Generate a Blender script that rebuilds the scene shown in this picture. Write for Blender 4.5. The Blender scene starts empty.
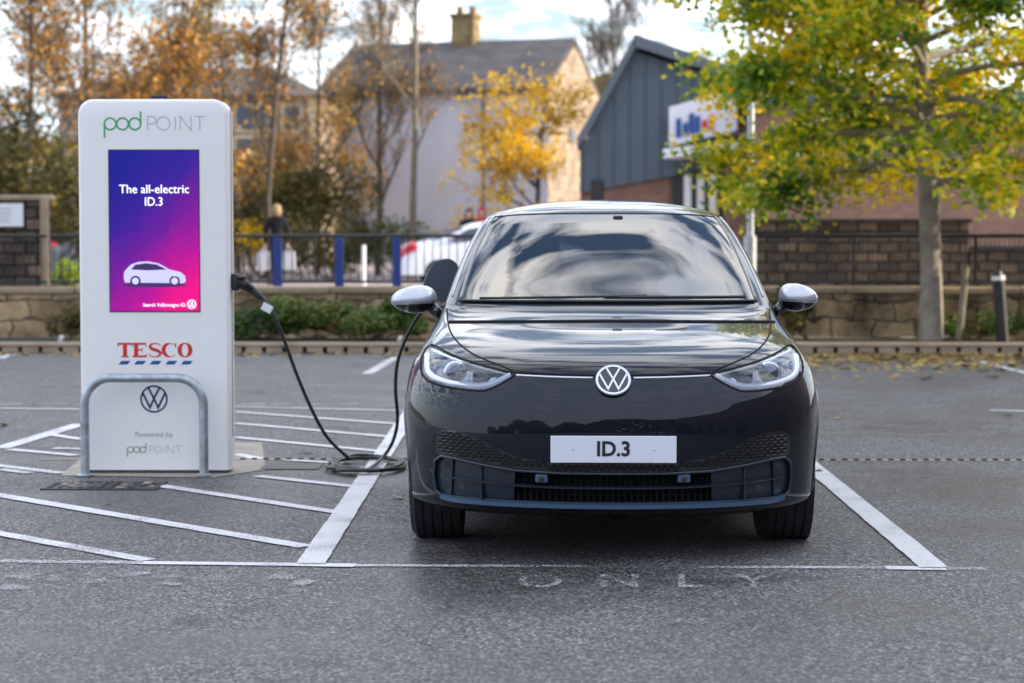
import bpy, bmesh, math, random
import numpy as np
from mathutils import Vector, Matrix, Euler
from mathutils.geometry import delaunay_2d_cdt
R = math.radians
sc = bpy.context.scene
random.seed(7)
# ------------------------------------------------------------------ camera
FPX = 2000.0
CAMZ = 1.332
cam_d = bpy.data.cameras.new('camera'); cam = bpy.data.objects.new('camera', cam_d)
sc.collection.objects.link(cam); sc.camera = cam
cam_d.sensor_width = 36.0; cam_d.lens = FPX/1024*36.0
cam_d.clip_start = .1; cam_d.clip_end = 3000
cam.location = (0, 0, CAMZ)
cam.rotation_euler = (R(90-2.905), 0, R(.659))
cam_d.dof.use_dof = True; cam_d.dof.focus_distance = 8.5; cam_d.dof.aperture_fstop = 2.8
CM = Euler((R(90-2.905), 0, R(.659))).to_matrix()
# ------------------------------------------------------------------ world
SUN_EL, SUN_AZ = 20.0, 91.0       # azimuth clockwise from +Y (ahead), to the right
w = bpy.data.worlds.new('World'); sc.world = w; w.use_nodes = True
nt = w.node_tree; nt.nodes.clear()
def N(t, typ, **kw):
    n = t.nodes.new(typ)
    for k, v in kw.items():
        if k.startswith('i_'):
            key = k[2:]; key = int(key) if key.isdigit() else key.replace('_', ' ')
            n.inputs[key].default_value = v
        else: setattr(n, k, v)
    return n
sky = N(nt, 'ShaderNodeTexSky', sky_type='NISHITA', sun_disc=False)
sky.sun_elevation = R(SUN_EL); sky.sun_rotation = R(SUN_AZ); sky.air_density = 1.0; sky.dust_density = 1.2; sky.ozone_density = 2.2
tc = N(nt, 'ShaderNodeTexCoord')
sep = N(nt, 'ShaderNodeSeparateXYZ'); nt.links.new(tc.outputs['Generated'], sep.inputs[0])
zz = N(nt, 'ShaderNodeMath', operation='ADD', i_1=.12); nt.links.new(sep.outputs['Z'], zz.inputs[0])
zm = N(nt, 'ShaderNodeMath', operation='MAXIMUM', i_1=.05); nt.links.new(zz.outputs[0], zm.inputs[0])
dx = N(nt, 'ShaderNodeMath', operation='DIVIDE'); nt.links.new(sep.outputs['X'], dx.inputs[0]); nt.links.new(zm.outputs[0], dx.inputs[1])
dy = N(nt, 'ShaderNodeMath', operation='DIVIDE'); nt.links.new(sep.outputs['Y'], dy.inputs[0]); nt.links.new(zm.outputs[0], dy.inputs[1])
cb = N(nt, 'ShaderNodeCombineXYZ', i_2=3.7); nt.links.new(dx.outputs[0], cb.inputs[0]); nt.links.new(dy.outputs[0], cb.inputs[1])
cn = N(nt, 'ShaderNodeTexNoise', i_Scale=4.6, i_Detail=7.0, i_Roughness=.52, i_Distortion=.5); nt.links.new(cb.outputs[0], cn.inputs['Vector'])
cr = N(nt, 'ShaderNodeValToRGB'); cr.color_ramp.elements[0].position = .415; cr.color_ramp.elements[1].position = .535
fy = N(nt, 'ShaderNodeMapRange', i_3=-.05, i_4=.0); fy.inputs[1].default_value = -.35; fy.inputs[2].default_value = .25; nt.links.new(sep.outputs['Y'], fy.inputs[0])
ca = N(nt, 'ShaderNodeMath', operation='ADD'); nt.links.new(cn.outputs['Fac'], ca.inputs[0]); nt.links.new(fy.outputs[0], ca.inputs[1])
nt.links.new(ca.outputs[0], cr.inputs[0])
cn2 = N(nt, 'ShaderNodeTexNoise', i_Scale=3.2, i_Detail=5.0, i_Roughness=.6); nt.links.new(cb.outputs[0], cn2.inputs['Vector'])
cc = N(nt, 'ShaderNodeValToRGB'); cc.color_ramp.elements[0].position = .3; cc.color_ramp.elements[1].position = .7
cc.color_ramp.elements[0].color = (5.6, 6.6, 8.6, 1); cc.color_ramp.elements[1].color = (13.5, 13.0, 12.4, 1)
nt.links.new(cn2.outputs['Fac'], cc.inputs[0])
mx = N(nt, 'ShaderNodeMix', data_type='RGBA'); nt.links.new(cr.outputs[0], mx.inputs[0])
nt.links.new(sky.outputs[0], mx.inputs[6]); nt.links.new(cc.outputs[0], mx.inputs[7])
bg = N(nt, 'ShaderNodeBackground', i_Strength=.1); hz = N(nt, 'ShaderNodeMapRange', i_3=.55, i_4=0.); hz.inputs[1].default_value = .02; hz.inputs[2].default_value = .30; nt.links.new(sep.outputs['Z'], hz.inputs[0])
m2 = N(nt, 'ShaderNodeMix', data_type='RGBA'); nt.links.new(hz.outputs[0], m2.inputs[0]); nt.links.new(mx.outputs[2], m2.inputs[6]); m2.inputs[7].default_value = (3.8, 4.4, 4.9, 1)
bh = N(nt, 'ShaderNodeMapRange', i_3=.90, i_4=0.); bh.inputs[1].default_value = -.30; bh.inputs[2].default_value = .15; nt.links.new(sep.outputs['Y'], bh.inputs[0])
m3 = N(nt, 'ShaderNodeMix', data_type='RGBA'); nt.links.new(bh.outputs[0], m3.inputs[0]); nt.links.new(m2.outputs[2], m3.inputs[6]); m3.inputs[7].default_value = (5.0, 5.6, 6.9, 1)
nt.links.new(m3.outputs[2], bg.inputs[0])
wo = N(nt, 'ShaderNodeOutputWorld'); nt.links.new(bg.outputs[0], wo.inputs[0])
# ------------------------------------------------------------------ sun
sd = bpy.data.lights.new('sun', 'SUN'); sun = bpy.data.objects.new('sun', sd); sc.collection.objects.link(sun)
sd.energy = 3.2; sd.angle = R(.6); sd.color = (1, .86, .68)
sv = Vector((math.sin(R(SUN_AZ))*math.cos(R(SUN_EL)), math.cos(R(SUN_AZ))*math.cos(R(SUN_EL)), math.sin(R(SUN_EL))))
sun.rotation_euler = (-sv).to_track_quat('-Z', 'Y').to_euler(); sun.location = (20, 5, 15)
sc.view_settings.view_transform = 'Standard'; sc.view_settings.look = 'None'
sc.view_settings.exposure = 1.32; sc.view_settings.gamma = 1; sc.view_settings.use_curve_mapping = False
sc.cycles.max_bounces = 7; sc.cycles.transparent_max_bounces = 12; sc.cycles.sample_clamp_indirect = 4
# ------------------------------------------------------------------ pixel helpers (design measurements)
def ray(px, py): return CM @ Vector(((px-512)/FPX, -(py-341.5)/FPX, -1))
def gp(px, py, z=0.0):
    d = ray(px, py); t = (z-CAMZ)/d.z; return Vector((d.x*t, d.y*t, z))
def at(px, py, Y):
    d = ray(px, py); t = Y/d.y; return Vector((d.x*t, Y, CAMZ+d.z*t))
# ------------------------------------------------------------------ materials
def mat(name):
    m = bpy.data.materials.new(name); m.use_nodes = True; return m, m.node_tree, m.node_tree.nodes['Principled BSDF']
def pm(name, col, rough=.5, metal=0., coat=0., emit=None, es=0., var=0., vs=3., ior=1.5, bump=0., bs=60., coat_r=.03):
    m, t, p = mat(name)
    p.inputs['Base Color'].default_value = (*col, 1); p.inputs['Roughness'].default_value = rough
    p.inputs['Metallic'].default_value = metal; p.inputs['Coat Weight'].default_value = coat; p.inputs['Coat Roughness'].default_value = coat_r
    p.inputs['IOR'].default_value = ior; p.inputs['Coat IOR'].default_value = 1.5 if name != 'car_paint' else 1.42
    if emit: p.inputs['Emission Color'].default_value = (*emit, 1); p.inputs['Emission Strength'].default_value = es
    co = t.nodes.new('ShaderNodeTexCoord')
    if var:
        n = N(t, 'ShaderNodeTexNoise', i_Scale=vs, i_Detail=6.0, i_Roughness=.6); t.links.new(co.outputs['Object'], n.inputs['Vector'])
        r = N(t, 'ShaderNodeMapRange', i_3=1-var, i_4=1+var); r.inputs[1].default_value = .3; r.inputs[2].default_value = .7
        t.links.new(n.outputs['Fac'], r.inputs[0])
        v = N(t, 'ShaderNodeVectorMath', operation='SCALE'); v.inputs[0].default_value = col
        t.links.new(r.outputs[0], v.inputs['Scale']); t.links.new(v.outputs[0], p.inputs['Base Color'])
    if bump:
        n = N(t, 'ShaderNodeTexNoise', i_Scale=bs, i_Detail=5.0); t.links.new(co.outputs['Object'], n.inputs['Vector'])
        b = N(t, 'ShaderNodeBump', i_Strength=bump, i_Distance=.02); t.links.new(n.outputs['Fac'], b.inputs['Height'])
        t.links.new(b.outputs[0], p.inputs['Normal'])
    return m
def stone(name, c1, c2, cm, bw, bh, mortar=.012, warp=.06, distort=.35, bump=.6, stain=.5):
    m, t, p = mat(name); p.inputs['Roughness'].default_value = .9
    co = N(t, 'ShaderNodeTexCoord'); s = N(t, 'ShaderNodeSeparateXYZ'); t.links.new(co.outputs['Object'], s.inputs[0])
    ad = N(t, 'ShaderNodeMath', operation='ADD'); t.links.new(s.outputs[0], ad.inputs[0]); t.links.new(s.outputs[1], ad.inputs[1])
    c = N(t, 'ShaderNodeCombineXYZ'); t.links.new(ad.outputs[0], c.inputs[0]); t.links.new(s.outputs[2], c.inputs[1])
    nz = N(t, 'ShaderNodeTexNoise', i_Scale=2.5, i_Detail=3.0); t.links.new(co.outputs['Object'], nz.inputs['Vector'])
    vs = N(t, 'ShaderNodeVectorMath', operation='SCALE'); vs.inputs['Scale'].default_value = warp; t.links.new(nz.outputs['Color'], vs.inputs[0])
    va = N(t, 'ShaderNodeVectorMath', operation='ADD'); t.links.new(c.outputs[0], va.inputs[0]); t.links.new(vs.outputs[0], va.inputs[1])
    b = N(t, 'ShaderNodeTexBrick'); b.offset = .5; b.inputs['Scale'].default_value = 1; b.inputs['Brick Width'].default_value = bw; b.inputs['Row Height'].default_value = bh
    b.inputs['Mortar Size'].default_value = mortar; b.inputs['Mortar Smooth'].default_value = .3; b.inputs['Bias'].default_value = 0
    b.inputs['Color1'].default_value = (*c1, 1); b.inputs['Color2'].default_value = (*c2, 1); b.inputs['Mortar'].default_value = (*cm, 1)
    t.links.new(va.outputs[0], b.inputs['Vector'])
    n2 = N(t, 'ShaderNodeTexNoise', i_Scale=1.3, i_Detail=8.0, i_Roughness=.7); t.links.new(co.outputs['Object'], n2.inputs['Vector'])
    mr = N(t, 'ShaderNodeMapRange', i_3=1-stain, i_4=1+stain); mr.inputs[1].default_value = .32; mr.inputs[2].default_value = .68; t.links.new(n2.outputs['Fac'], mr.inputs[0])
    mu = N(t, 'ShaderNodeVectorMath', operation='SCALE'); t.links.new(b.outputs['Color'], mu.inputs[0]); t.links.new(mr.outputs[0], mu.inputs['Scale'])
    t.links.new(mu.outputs[0], p.inputs['Base Color'])
    bp = N(t, 'ShaderNodeBump', i_Strength=bump, i_Distance=.02, invert=True); t.links.new(b.outputs['Fac'], bp.inputs['Height']); t.links.new(bp.outputs[0], p.inputs['Normal'])
    return m
def asphalt_mat():
    m, t, p = mat('asphalt'); co = N(t, 'ShaderNodeTexCoord')
    n1 = N(t, 'ShaderNodeTexVoronoi', i_Scale=112.0); t.links.new(co.outputs['Object'], n1.inputs['Vector'])
    n2 = N(t, 'ShaderNodeTexNoise', i_Scale=55.0, i_Detail=5.0, i_Roughness=.75); t.links.new(co.outputs['Object'], n2.inputs['Vector'])
    n3 = N(t, 'ShaderNodeTexNoise', i_Scale=.7, i_Detail=7.0, i_Roughness=.62, i_Distortion=.4); t.links.new(co.outputs['Object'], n3.inputs['Vector'])
    sx = N(t, 'ShaderNodeSeparateColor'); t.links.new(n1.outputs['Color'], sx.inputs[0])
    r1 = N(t, 'ShaderNodeValToRGB'); e = r1.color_ramp.elements
    e[0].position = .16; e[0].color = (.014, .014, .018, 1); e[1].position = .88; e[1].color = (.50, .49, .51, 1)
    for p_, c_ in ((.34, (.040, .038, .039, 1)), (.50, (.095, .089, .088, 1)), (.70, (.165, .156, .155, 1))): r1.color_ramp.elements.new(p_).color = c_
    a = N(t, 'ShaderNodeMath', operation='MULTIPLY', i_1=.6); t.links.new(sx.outputs[0], a.inputs[0])
    b = N(t, 'ShaderNodeMath', operation='MULTIPLY_ADD', i_1=.4); t.links.new(n2.outputs['Fac'], b.inputs[0]); t.links.new(a.outputs[0], b.inputs[2])
    t.links.new(b.outputs[0], r1.inputs[0])
    mr = N(t, 'ShaderNodeMapRange', i_3=.66, i_4=1.26); mr.inputs[1].default_value = .35; mr.inputs[2].default_value = .65; t.links.new(n3.outputs['Fac'], mr.inputs[0])
    n4 = N(t, 'ShaderNodeTexNoise', i_Scale=1.9, i_Detail=5.0, i_Roughness=.6, i_Distortion=1.2); t.links.new(co.outputs['Object'], n4.inputs['Vector'])
    st = N(t, 'ShaderNodeMapRange', i_3=.50, i_4=1.); st.inputs[1].default_value = .30; st.inputs[2].default_value = .40; t.links.new(n4.outputs['Fac'], st.inputs[0])
    n5 = N(t, 'ShaderNodeTexVoronoi', feature='DISTANCE_TO_EDGE', i_Scale=.32); vw = N(t, 'ShaderNodeVectorMath', operation='SCALE'); vw.inputs['Scale'].default_value = .55; t.links.new(n4.outputs['Color'], vw.inputs[0])
    va = N(t, 'ShaderNodeVectorMath', operation='ADD'); t.links.new(co.outputs['Object'], va.inputs[0]); t.links.new(vw.outputs[0], va.inputs[1]); t.links.new(va.outputs[0], n5.inputs['Vector'])
    ck = N(t, 'ShaderNodeMapRange', i_3=.35, i_4=1.); ck.inputs[1].default_value = .0; ck.inputs[2].default_value = .0035; t.links.new(n5.outputs['Distance'], ck.inputs[0])
    m3 = N(t, 'ShaderNodeMath', operation='MULTIPLY'); t.links.new(mr.outputs[0], m3.inputs[0]); t.links.new(st.outputs[0], m3.inputs[1])
    m4 = N(t, 'ShaderNodeMath', operation='MULTIPLY'); t.links.new(m3.outputs[0], m4.inputs[0]); t.links.new(ck.outputs[0], m4.inputs[1])
    mu = N(t, 'ShaderNodeVectorMath', operation='SCALE'); t.links.new(r1.outputs[0], mu.inputs[0]); t.links.new(m4.outputs[0], mu.inputs['Scale'])
    t.links.new(mu.outputs[0], p.inputs['Base Color'])
    rr = N(t, 'ShaderNodeMapRange', i_3=.42, i_4=.72); rr.inputs[1].default_value = .38; rr.inputs[2].default_value = .6; t.links.new(n3.outputs['Fac'], rr.inputs[0]); t.links.new(rr.outputs[0], p.inputs['Roughness'])
    bp = N(t, 'ShaderNodeBump', i_Strength=.8, i_Distance=.006); t.links.new(b.outputs[0], bp.inputs['Height']); t.links.new(bp.outputs[0], p.inputs['Normal'])
    return m
def line_mat(name, wear, col=(.74, .74, .75)):
    m, t, p = mat(name); p.inputs['Roughness'].default_value = .6
    co = N(t, 'ShaderNodeTexCoord')
    n = N(t, 'ShaderNodeTexNoise', i_Scale=120.0, i_Detail=5.0, i_Roughness=.8); t.links.new(co.outputs['Object'], n.inputs['Vector'])
    n2 = N(t, 'ShaderNodeTexNoise', i_Scale=3.0, i_Detail=4.0); t.links.new(co.outputs['Object'], n2.inputs['Vector'])
    a = N(t, 'ShaderNodeMath', operation='MULTIPLY_ADD', i_1=.30); t.links.new(n2.outputs['Fac'], a.inputs[0]); t.links.new(n.outputs['Fac'], a.inputs[2])
    r = N(t, 'ShaderNodeMapRange', i_3=0., i_4=1.); r.inputs[1].default_value = wear; r.inputs[2].default_value = wear+.07; t.links.new(a.outputs[0], r.inputs[0])
    cm = N(t, 'ShaderNodeMapRange', i_3=.75, i_4=1.05); t.links.new(n.outputs['Fac'], cm.inputs[0])
    v = N(t, 'ShaderNodeVectorMath', operation='SCALE'); v.inputs[0].default_value = col; t.links.new(cm.outputs[0], v.inputs['Scale']); t.links.new(v.outputs[0], p.inputs['Base Color'])
    tr = N(t, 'ShaderNodeBsdfTransparent'); ms = N(t, 'ShaderNodeMixShader'); o = t.nodes['Material Output']
    t.links.new(r.outputs[0], ms.inputs[0]); t.links.new(tr.outputs[0], ms.inputs[1]); t.links.new(p.outputs[0], ms.inputs[2]); t.links.new(ms.outputs[0], o.inputs[0])
    return m
def leaf_mat(name, cols, trans=.35):
    m, t, p = mat(name)
    g = N(t, 'ShaderNodeNewGeometry'); co = N(t, 'ShaderNodeTexCoord')
    n = N(t, 'ShaderNodeTexNoise', i_Scale=1.1, i_Detail=3.0); t.links.new(co.outputs['Object'], n.inputs['Vector'])
    a = N(t, 'ShaderNodeMath', operation='MULTIPLY_ADD', i_1=.42); t.links.new(g.outputs['Random Per Island'], a.inputs[0])
    b = N(t, 'ShaderNodeMath', operation='MULTIPLY_ADD', i_1=2.4, i_2=-.92); t.links.new(n.outputs['Fac'], b.inputs[0]); t.links.new(b.outputs[0], a.inputs[2])
    r = N(t, 'ShaderNodeValToRGB'); k = len(cols)
    r.color_ramp.elements[0].color = (*cols[0], 1); r.color_ramp.elements[1].color = (*cols[-1], 1)
    for i in range(1, k-1): r.color_ramp.elements.new(i/(k-1)).color = (*cols[i], 1)
    t.links.new(a.outputs[0], r.inputs[0]); t.links.new(r.outputs[0], p.inputs['Base Color']); p.inputs['Roughness'].default_value = .55
    tl = N(t, 'ShaderNodeBsdfTranslucent'); t.links.new(r.outputs[0], tl.inputs[0]); ms = N(t, 'ShaderNodeMixShader', i_0=trans)
    t.links.new(p.outputs[0], ms.inputs[1]); t.links.new(tl.outputs[0], ms.inputs[2]); t.links.new(ms.outputs[0], t.nodes['Material Output'].inputs[0])
    return m
def glass_mat(name, tint, ior, rough=0.0):
    m = bpy.data.materials.new(name); m.use_nodes = True; t = m.node_tree; t.nodes.clear()
    f = N(t, 'ShaderNodeFresnel', i_IOR=ior); tr = N(t, 'ShaderNodeBsdfTransparent'); tr.inputs[0].default_value = (*tint, 1)
    gl = N(t, 'ShaderNodeBsdfGlossy', i_Roughness=rough); ms = N(t, 'ShaderNodeMixShader'); o = N(t, 'ShaderNodeOutputMaterial')
    t.links.new(f.outputs[0], ms.inputs[0]); t.links.new(tr.outputs[0], ms.inputs[1]); t.links.new(gl.outputs[0], ms.inputs[2]); t.links.new(ms.outputs[0], o.inputs[0])
    return m
M = dict(
 asphalt=asphalt_mat(),
 road=pm('road_surface', (.27, .22, .21), .8, var=.2, vs=.6, bump=.3),
 line=line_mat('road_paint', .53), line_worn=line_mat('worn_paint', .63), line_faint=line_mat('faint_paint', .70), line_old=line_mat('old_paint', .56), line_faint2=line_mat('flaked_paint', .672),
 kerb=pm('kerb_concrete', (.36, .28, .20), .9, var=.25, vs=2.5, bump=.4, bs=30),
 soil=pm('soil', (.05, .04, .022), .95, var=.4, vs=3, bump=.8, bs=20),
 stone=stone('sandstone', (.17, .115, .06), (.36, .26, .145), (.05, .04, .025), .52, .24, stain=.95, warp=.30, bump=1.0),
 stone_dark=stone('dark_sandstone', (.06, .042, .030), (.19, .135, .09), (.02, .016, .013), .30, .15, mortar=.022, stain=.8, warp=.1),
 coping=pm('coping', (.33, .25, .165), .9, var=.35, vs=1.8, bump=.4, bs=18),
 brick=stone('red_brick', (.20, .10, .07), (.27, .145, .10), (.22, .15, .12), .24, .085, .012, .01, bump=.3, stain=.18),
 render=pm('grey_render', (.42, .43, .48), .9, var=.1, vs=.5),
 gable=stone('cream_stone', (.22, .155, .105), (.36, .28, .20), (.15, .11, .075), .7, .35, stain=.25),
 slate=stone('slate', (.072, .068, .075), (.10, .092, .092), (.05, .045, .045), .35, .25, .01, .02, stain=.3),
 clad=None,
 black=pm('black_plastic', (.018, .018, .02), .45), black_matt=pm('black_void', (.006, .006, .007), .9),
 rail=pm('rail_black', (.02, .022, .025), .4), blue=pm('blue_paint', (.008, .038, .20), .4, var=.1),
 paint=pm('car_paint', (.006, .0095, .017), .35, metal=.25, coat=1.0, coat_r=.012, ior=1.15),
 gloss=pm('gloss_black', (.008, .008, .010), .12, coat=1.0),
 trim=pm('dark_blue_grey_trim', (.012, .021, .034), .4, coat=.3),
 trim_l=pm('lighter_blue_trim', (.055, .10, .17), .28, coat=.5),  # lighter, bluer trim for the lower blade and sensors
 silver=pm('silver_paint', (.55, .57, .62), .28, metal=.55, coat=.8),
 chrome=pm('satin_chrome', (.80, .81, .86), .22, metal=.35, coat=.6),
 drl=pm('frosted_light_guide', (.78, .81, .88), .45, coat=.6),
 lampin=pm('lamp_reflector', (.60, .66, .74), .22, metal=.7, var=.3, vs=18), lampdark=pm('lamp_dark', (.10, .12, .17), .12, metal=.7),
 lensm=pm('projector_lens', (.10, .11, .15), .06, metal=.5, coat=1), lens=glass_mat('lens_glass', (.90, .93, .97), 1.75),
 glass=glass_mat('windscreen_glass', (.42, .56, .62), 2.9), glass_dark=glass_mat('tinted_glass', (.05, .06, .07), 1.6),
 tyre=pm('tyre_rubber', (.016, .016, .017), .75, bump=.3, bs=80), rim=pm('alloy', (.35, .36, .38), .3, metal=.8),
 seat=pm('seat_cloth', (.05, .05, .055), .8), dash=pm('dashboard', (.035, .036, .04), .5),
 plate=pm('plate_white', (.78, .79, .86), .35), ink=pm('ink', (.012, .012, .02), .5),
 chg=pm('white_powder_coat', (.87, .85, .82), .42, coat=.15, var=.025, vs=2.0), chg_side=pm('cream_edge', (.78, .73, .60), .45),
 grey=pm('dark_grey_base', (.10, .105, .115), .6), galv=pm('galvanised_steel', (.40, .44, .47), .42, metal=.6, var=.3, vs=16),
 t_red=pm('sign_red', (.62, .02, .025), .5), t_blue=pm('sign_blue', (.012, .07, .28), .5), t_navy=pm('sign_navy', (.01, .045, .11), .5),
 t_green=pm('sign_green', (.06, .36, .12), .5), t_grey=pm('sign_grey', (.42, .44, .46), .5),
 cable=pm('cable_rubber', (.014, .014, .015), .38), tag=pm('white_tag', (.8, .8, .8), .5),
 conc=pm('concrete_pad', (.36, .32, .27), .9, var=.25, vs=4, bump=.4), iron=pm('cast_iron', (.055, .05, .048), .5, metal=.4, var=.4, vs=12),
 bark=pm('bark', (.085, .068, .05), .9, var=.35, vs=6, bump=.8, bs=18), bark_pale=pm('pale_bark', (.24, .21, .17), .9, var=.3, vs=5, bump=.6, bs=14),
 twig=pm('twig', (.085, .060, .045), .9, var=.3), wood=pm('weathered_wood', (.20, .17, .12), .9, var=.3, vs=6),
 leaf_y=leaf_mat('leaf_yellow_green', [(.035, .12, .006), (.13, .25, .008), (.40, .46, .010), (.86, .66, .012), (.95, .52, .012)], .45),
 leaf_gold=leaf_mat('leaf_gold', [(.42, .24, .008), (.78, .48, .008), (.90, .62, .015)], .4),
 leaf_or=leaf_mat('leaf_orange', [(.18, .075, .02), (.44, .20, .03), (.62, .36, .045)], .3),
 leaf_gold2=leaf_mat('leaf_amber', [(.09, .065, .015), (.26, .15, .02), (.48, .27, .025), (.36, .13, .02)], .3),
 leaf_ol=leaf_mat('leaf_olive', [(.035, .04, .012), (.10, .09, .02), (.24, .17, .03)], .3),
 leaf_gr=leaf_mat('leaf_green', [(.02, .035, .008), (.045, .10, .015), (.11, .19, .025), (.20, .17, .05)], .2),
 leaf_br=leaf_mat('leaf_brown', [(.16, .08, .02), (.38, .24, .06), (.60, .44, .14)], .1),
 white=pm('white_paint', (.78, .79, .80), .5), wpanel=pm('sign_white', (.75, .75, .80), .4),
 skin=pm('skin', (.5, .3, .22), .6), hair=pm('fair_hair', (.34, .22, .11), .7, var=.3, vs=20), darkhair=pm('dark_hair', (.06, .04, .03), .7),
 coat=pm('dark_coat', (.006, .006, .010), .95), jeans=pm('navy_trousers', (.02, .03, .08), .8), redc=pm('red_coat', (.45, .02, .04), .8), bagm=pm('white_carrier_bag', (.72, .70, .72), .5, var=.15, vs=6),
 wcar=pm('white_car_paint', (.72, .74, .80), .3, coat=.8), redl=pm('red_tail_lamp', (.55, .01, .03), .2, coat=1), dcar=pm('dark_car_paint', (.03, .035, .045), .3, coat=1),
 win=pm('window_glass', (.05, .06, .08), .08), cream=pm('cream_band', (.60, .50, .33), .8),
)
def clad_mat():
    m, t, p = mat('grey_metal_cladding'); p.inputs['Roughness'].default_value = .45; p.inputs['Metallic'].default_value = .2
    co = N(t, 'ShaderNodeTexCoord'); w_ = N(t, 'ShaderNodeTexWave', i_Scale=.8, i_Distortion=0.); w_.bands_direction = 'X'; t.links.new(co.outputs['Object'], w_.inputs['Vector'])
    r = N(t, 'ShaderNodeValToRGB'); r.color_ramp.elements[0].color = (.055, .075, .10, 1); r.color_ramp.elements[1].color = (.085, .115, .145, 1)
    r.color_ramp.elements[0].position = .0; r.color_ramp.elements[1].position = .25
    t.links.new(w_.outputs['Fac'], r.inputs[0]); t.links.new(r.outputs[0], p.inputs['Base Color'])
    return m
M['clad'] = clad_mat()
# ------------------------------------------------------------------ mesh builder
class MB:
    def __init__(s): s.v = []; s.f = []; s.m = []
    def add(s, vs, fs, mi=0):
        b = len(s.v); s.v += [tuple(v) for v in vs]; s.f += [tuple(b+i for i in f) for f in fs]; s.m += [mi]*len(fs); return s
    def box(s, c, d, bev=0., rot=None, mi=0):
        bm = bmesh.new(); bmesh.ops.create_cube(bm, size=1); bmesh.ops.scale(bm, vec=d, verts=bm.verts)
        if bev: bmesh.ops.bevel(bm, geom=bm.edges[:], offset=bev, segments=2, affect='EDGES', profile=.5)
        if rot: bmesh.ops.rotate(bm, matrix=Euler(rot).to_matrix(), verts=bm.verts)
        bm.verts.index_update(); s.add([v.co+Vector(c) for v in bm.verts], [[v.index for v in f.verts] for f in bm.faces], mi); bm.free(); return s
    def tube(s, pts, rad, n=10, mi=0, closed=False, cap=True):
        pts = [Vector(p) for p in pts]; k = len(pts); rs = rad if isinstance(rad, (list, tuple)) else [rad]*k
        T = []
        for i in range(k):
            a = pts[(i-1) % k] if closed or i > 0 else pts[i]; b = pts[(i+1) % k] if closed or i < k-1 else pts[i]
            d = b-a; T.append(d.normalized() if d.length > 1e-9 else Vector((0, 0, 1)))
        u = T[0].orthogonal().normalized(); vs = []
        for i in range(k):
            u = (u-T[i]*u.dot(T[i])); u = u.normalized() if u.length > 1e-6 else T[i].orthogonal().normalized()
            v = T[i].cross(u)
            for j in range(n):
                a = 2*math.pi*j/n; vs.append(pts[i]+(u*math.cos(a)+v*math.sin(a))*rs[i])
        fs = []
        for i in range(k if closed else k-1):
            i2 = (i+1) % k
            for j in range(n): fs.append((i*n+j, i*n+(j+1) % n, i2*n+(j+1) % n, i2*n+j))
        if cap and not closed: fs.append(tuple(reversed(range(n)))); fs.append(tuple((k-1)*n+j for j in range(n)))
        return s.add(vs, fs, mi)
    def prism(s, poly, fn, h, mi=0):   # poly (u,v) CCW, fn(u,v,h)->3D
        n = len(poly); vs = [fn(u, v, 0) for u, v in poly]+[fn(u, v, h) for u, v in poly]
        fs = [tuple(reversed(range(n))), tuple(range(n, 2*n))]+[(i, (i+1) % n, n+(i+1) % n, n+i) for i in range(n)]
        return s.add(vs, fs, mi)
    def ribbon(s, pts, wd, fn, h, closed=False, mi=0):   # flat stroke in (u,v), width may vary
        k = len(pts); ws = wd if isinstance(wd, (list, tuple)) else [wd]*k; L = []; Rr = []
        for i in range(k):
            a = pts[(i-1) % k] if closed or i > 0 else pts[i]; c = pts[i]; b = pts[(i+1) % k] if closed or i < k-1 else pts[i]
            d1 = Vector((c[0]-a[0], c[1]-a[1])); d2 = Vector((b[0]-c[0], b[1]-c[1]))
            d1 = d1.normalized() if d1.length > 1e-9 else d2.normalized(); d2 = d2.normalized() if d2.length > 1e-9 else d1
            n1 = Vector((-d1.y, d1.x)); n2 = Vector((-d2.y, d2.x)); nn = (n1+n2); nn = nn.normalized() if nn.length > .1 else n1
            q = ws[i]/2/max(.35, nn.dot(n1)); L.append((c[0]+nn.x*q, c[1]+nn.y*q)); Rr.append((c[0]-nn.x*q, c[1]-nn.y*q))
        vs = [fn(*p, h) for p in L]+[fn(*p, h) for p in Rr]+[fn(*p, 0) for p in L]+[fn(*p, 0) for p in Rr]; fs = []
        for i in range(k if closed else k-1):
            j = (i+1) % k; fs += [(k+i, k+j, j, i), (i, j, 2*k+j, 2*k+i), (3*k+i, 3*k+j, k+j, k+i)]
        return s.add(vs, fs, mi)
    def lathe(s, prof, o, ax='z', n=24, mi=0):
        vs = []; k = len(prof)
        for r, h in prof:
            for j in range(n):
                a = 2*math.pi*j/n; c, q = r*math.cos(a), r*math.sin(a)
                p = (c, q, h) if ax == 'z' else (h, c, q) if ax == 'x' else (c, h, q)
                vs.append(Vector(p)+Vector(o))
        fs = [(i*n+j, i*n+(j+1) % n, (i+1)*n+(j+1) % n, (i+1)*n+j) for i in range(k-1) for j in range(n)]
        fs += [tuple(reversed(range(n))), tuple((k-1)*n+j for j in range(n))]
        return s.add(vs, fs, mi)
    def build(s, name, mats, parent=None, smooth=False, sharp=None, wo=True):
        me = bpy.data.meshes.new(name); me.from_pydata(s.v, [], s.f)
        for m_ in (mats if isinstance(mats, (list, tuple)) else [mats]): me.materials.append(m_)
        me.polygons.foreach_set('material_index', s.m)
        if smooth: me.polygons.foreach_set('use_smooth', [True]*len(me.polygons))
        me.update()
        o = bpy.data.objects.new(name, me); sc.collection.objects.link(o)
        if smooth and sharp: me.set_sharp_from_angle(angle=R(sharp))
        if parent:
            o.parent = parent
            if wo:
                q = parent
                loc = q.location.copy() if q.parent is None else Vector((0, 0, 0))
                o.matrix_parent_inverse = Matrix.Translation(-loc)
        return o
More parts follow.
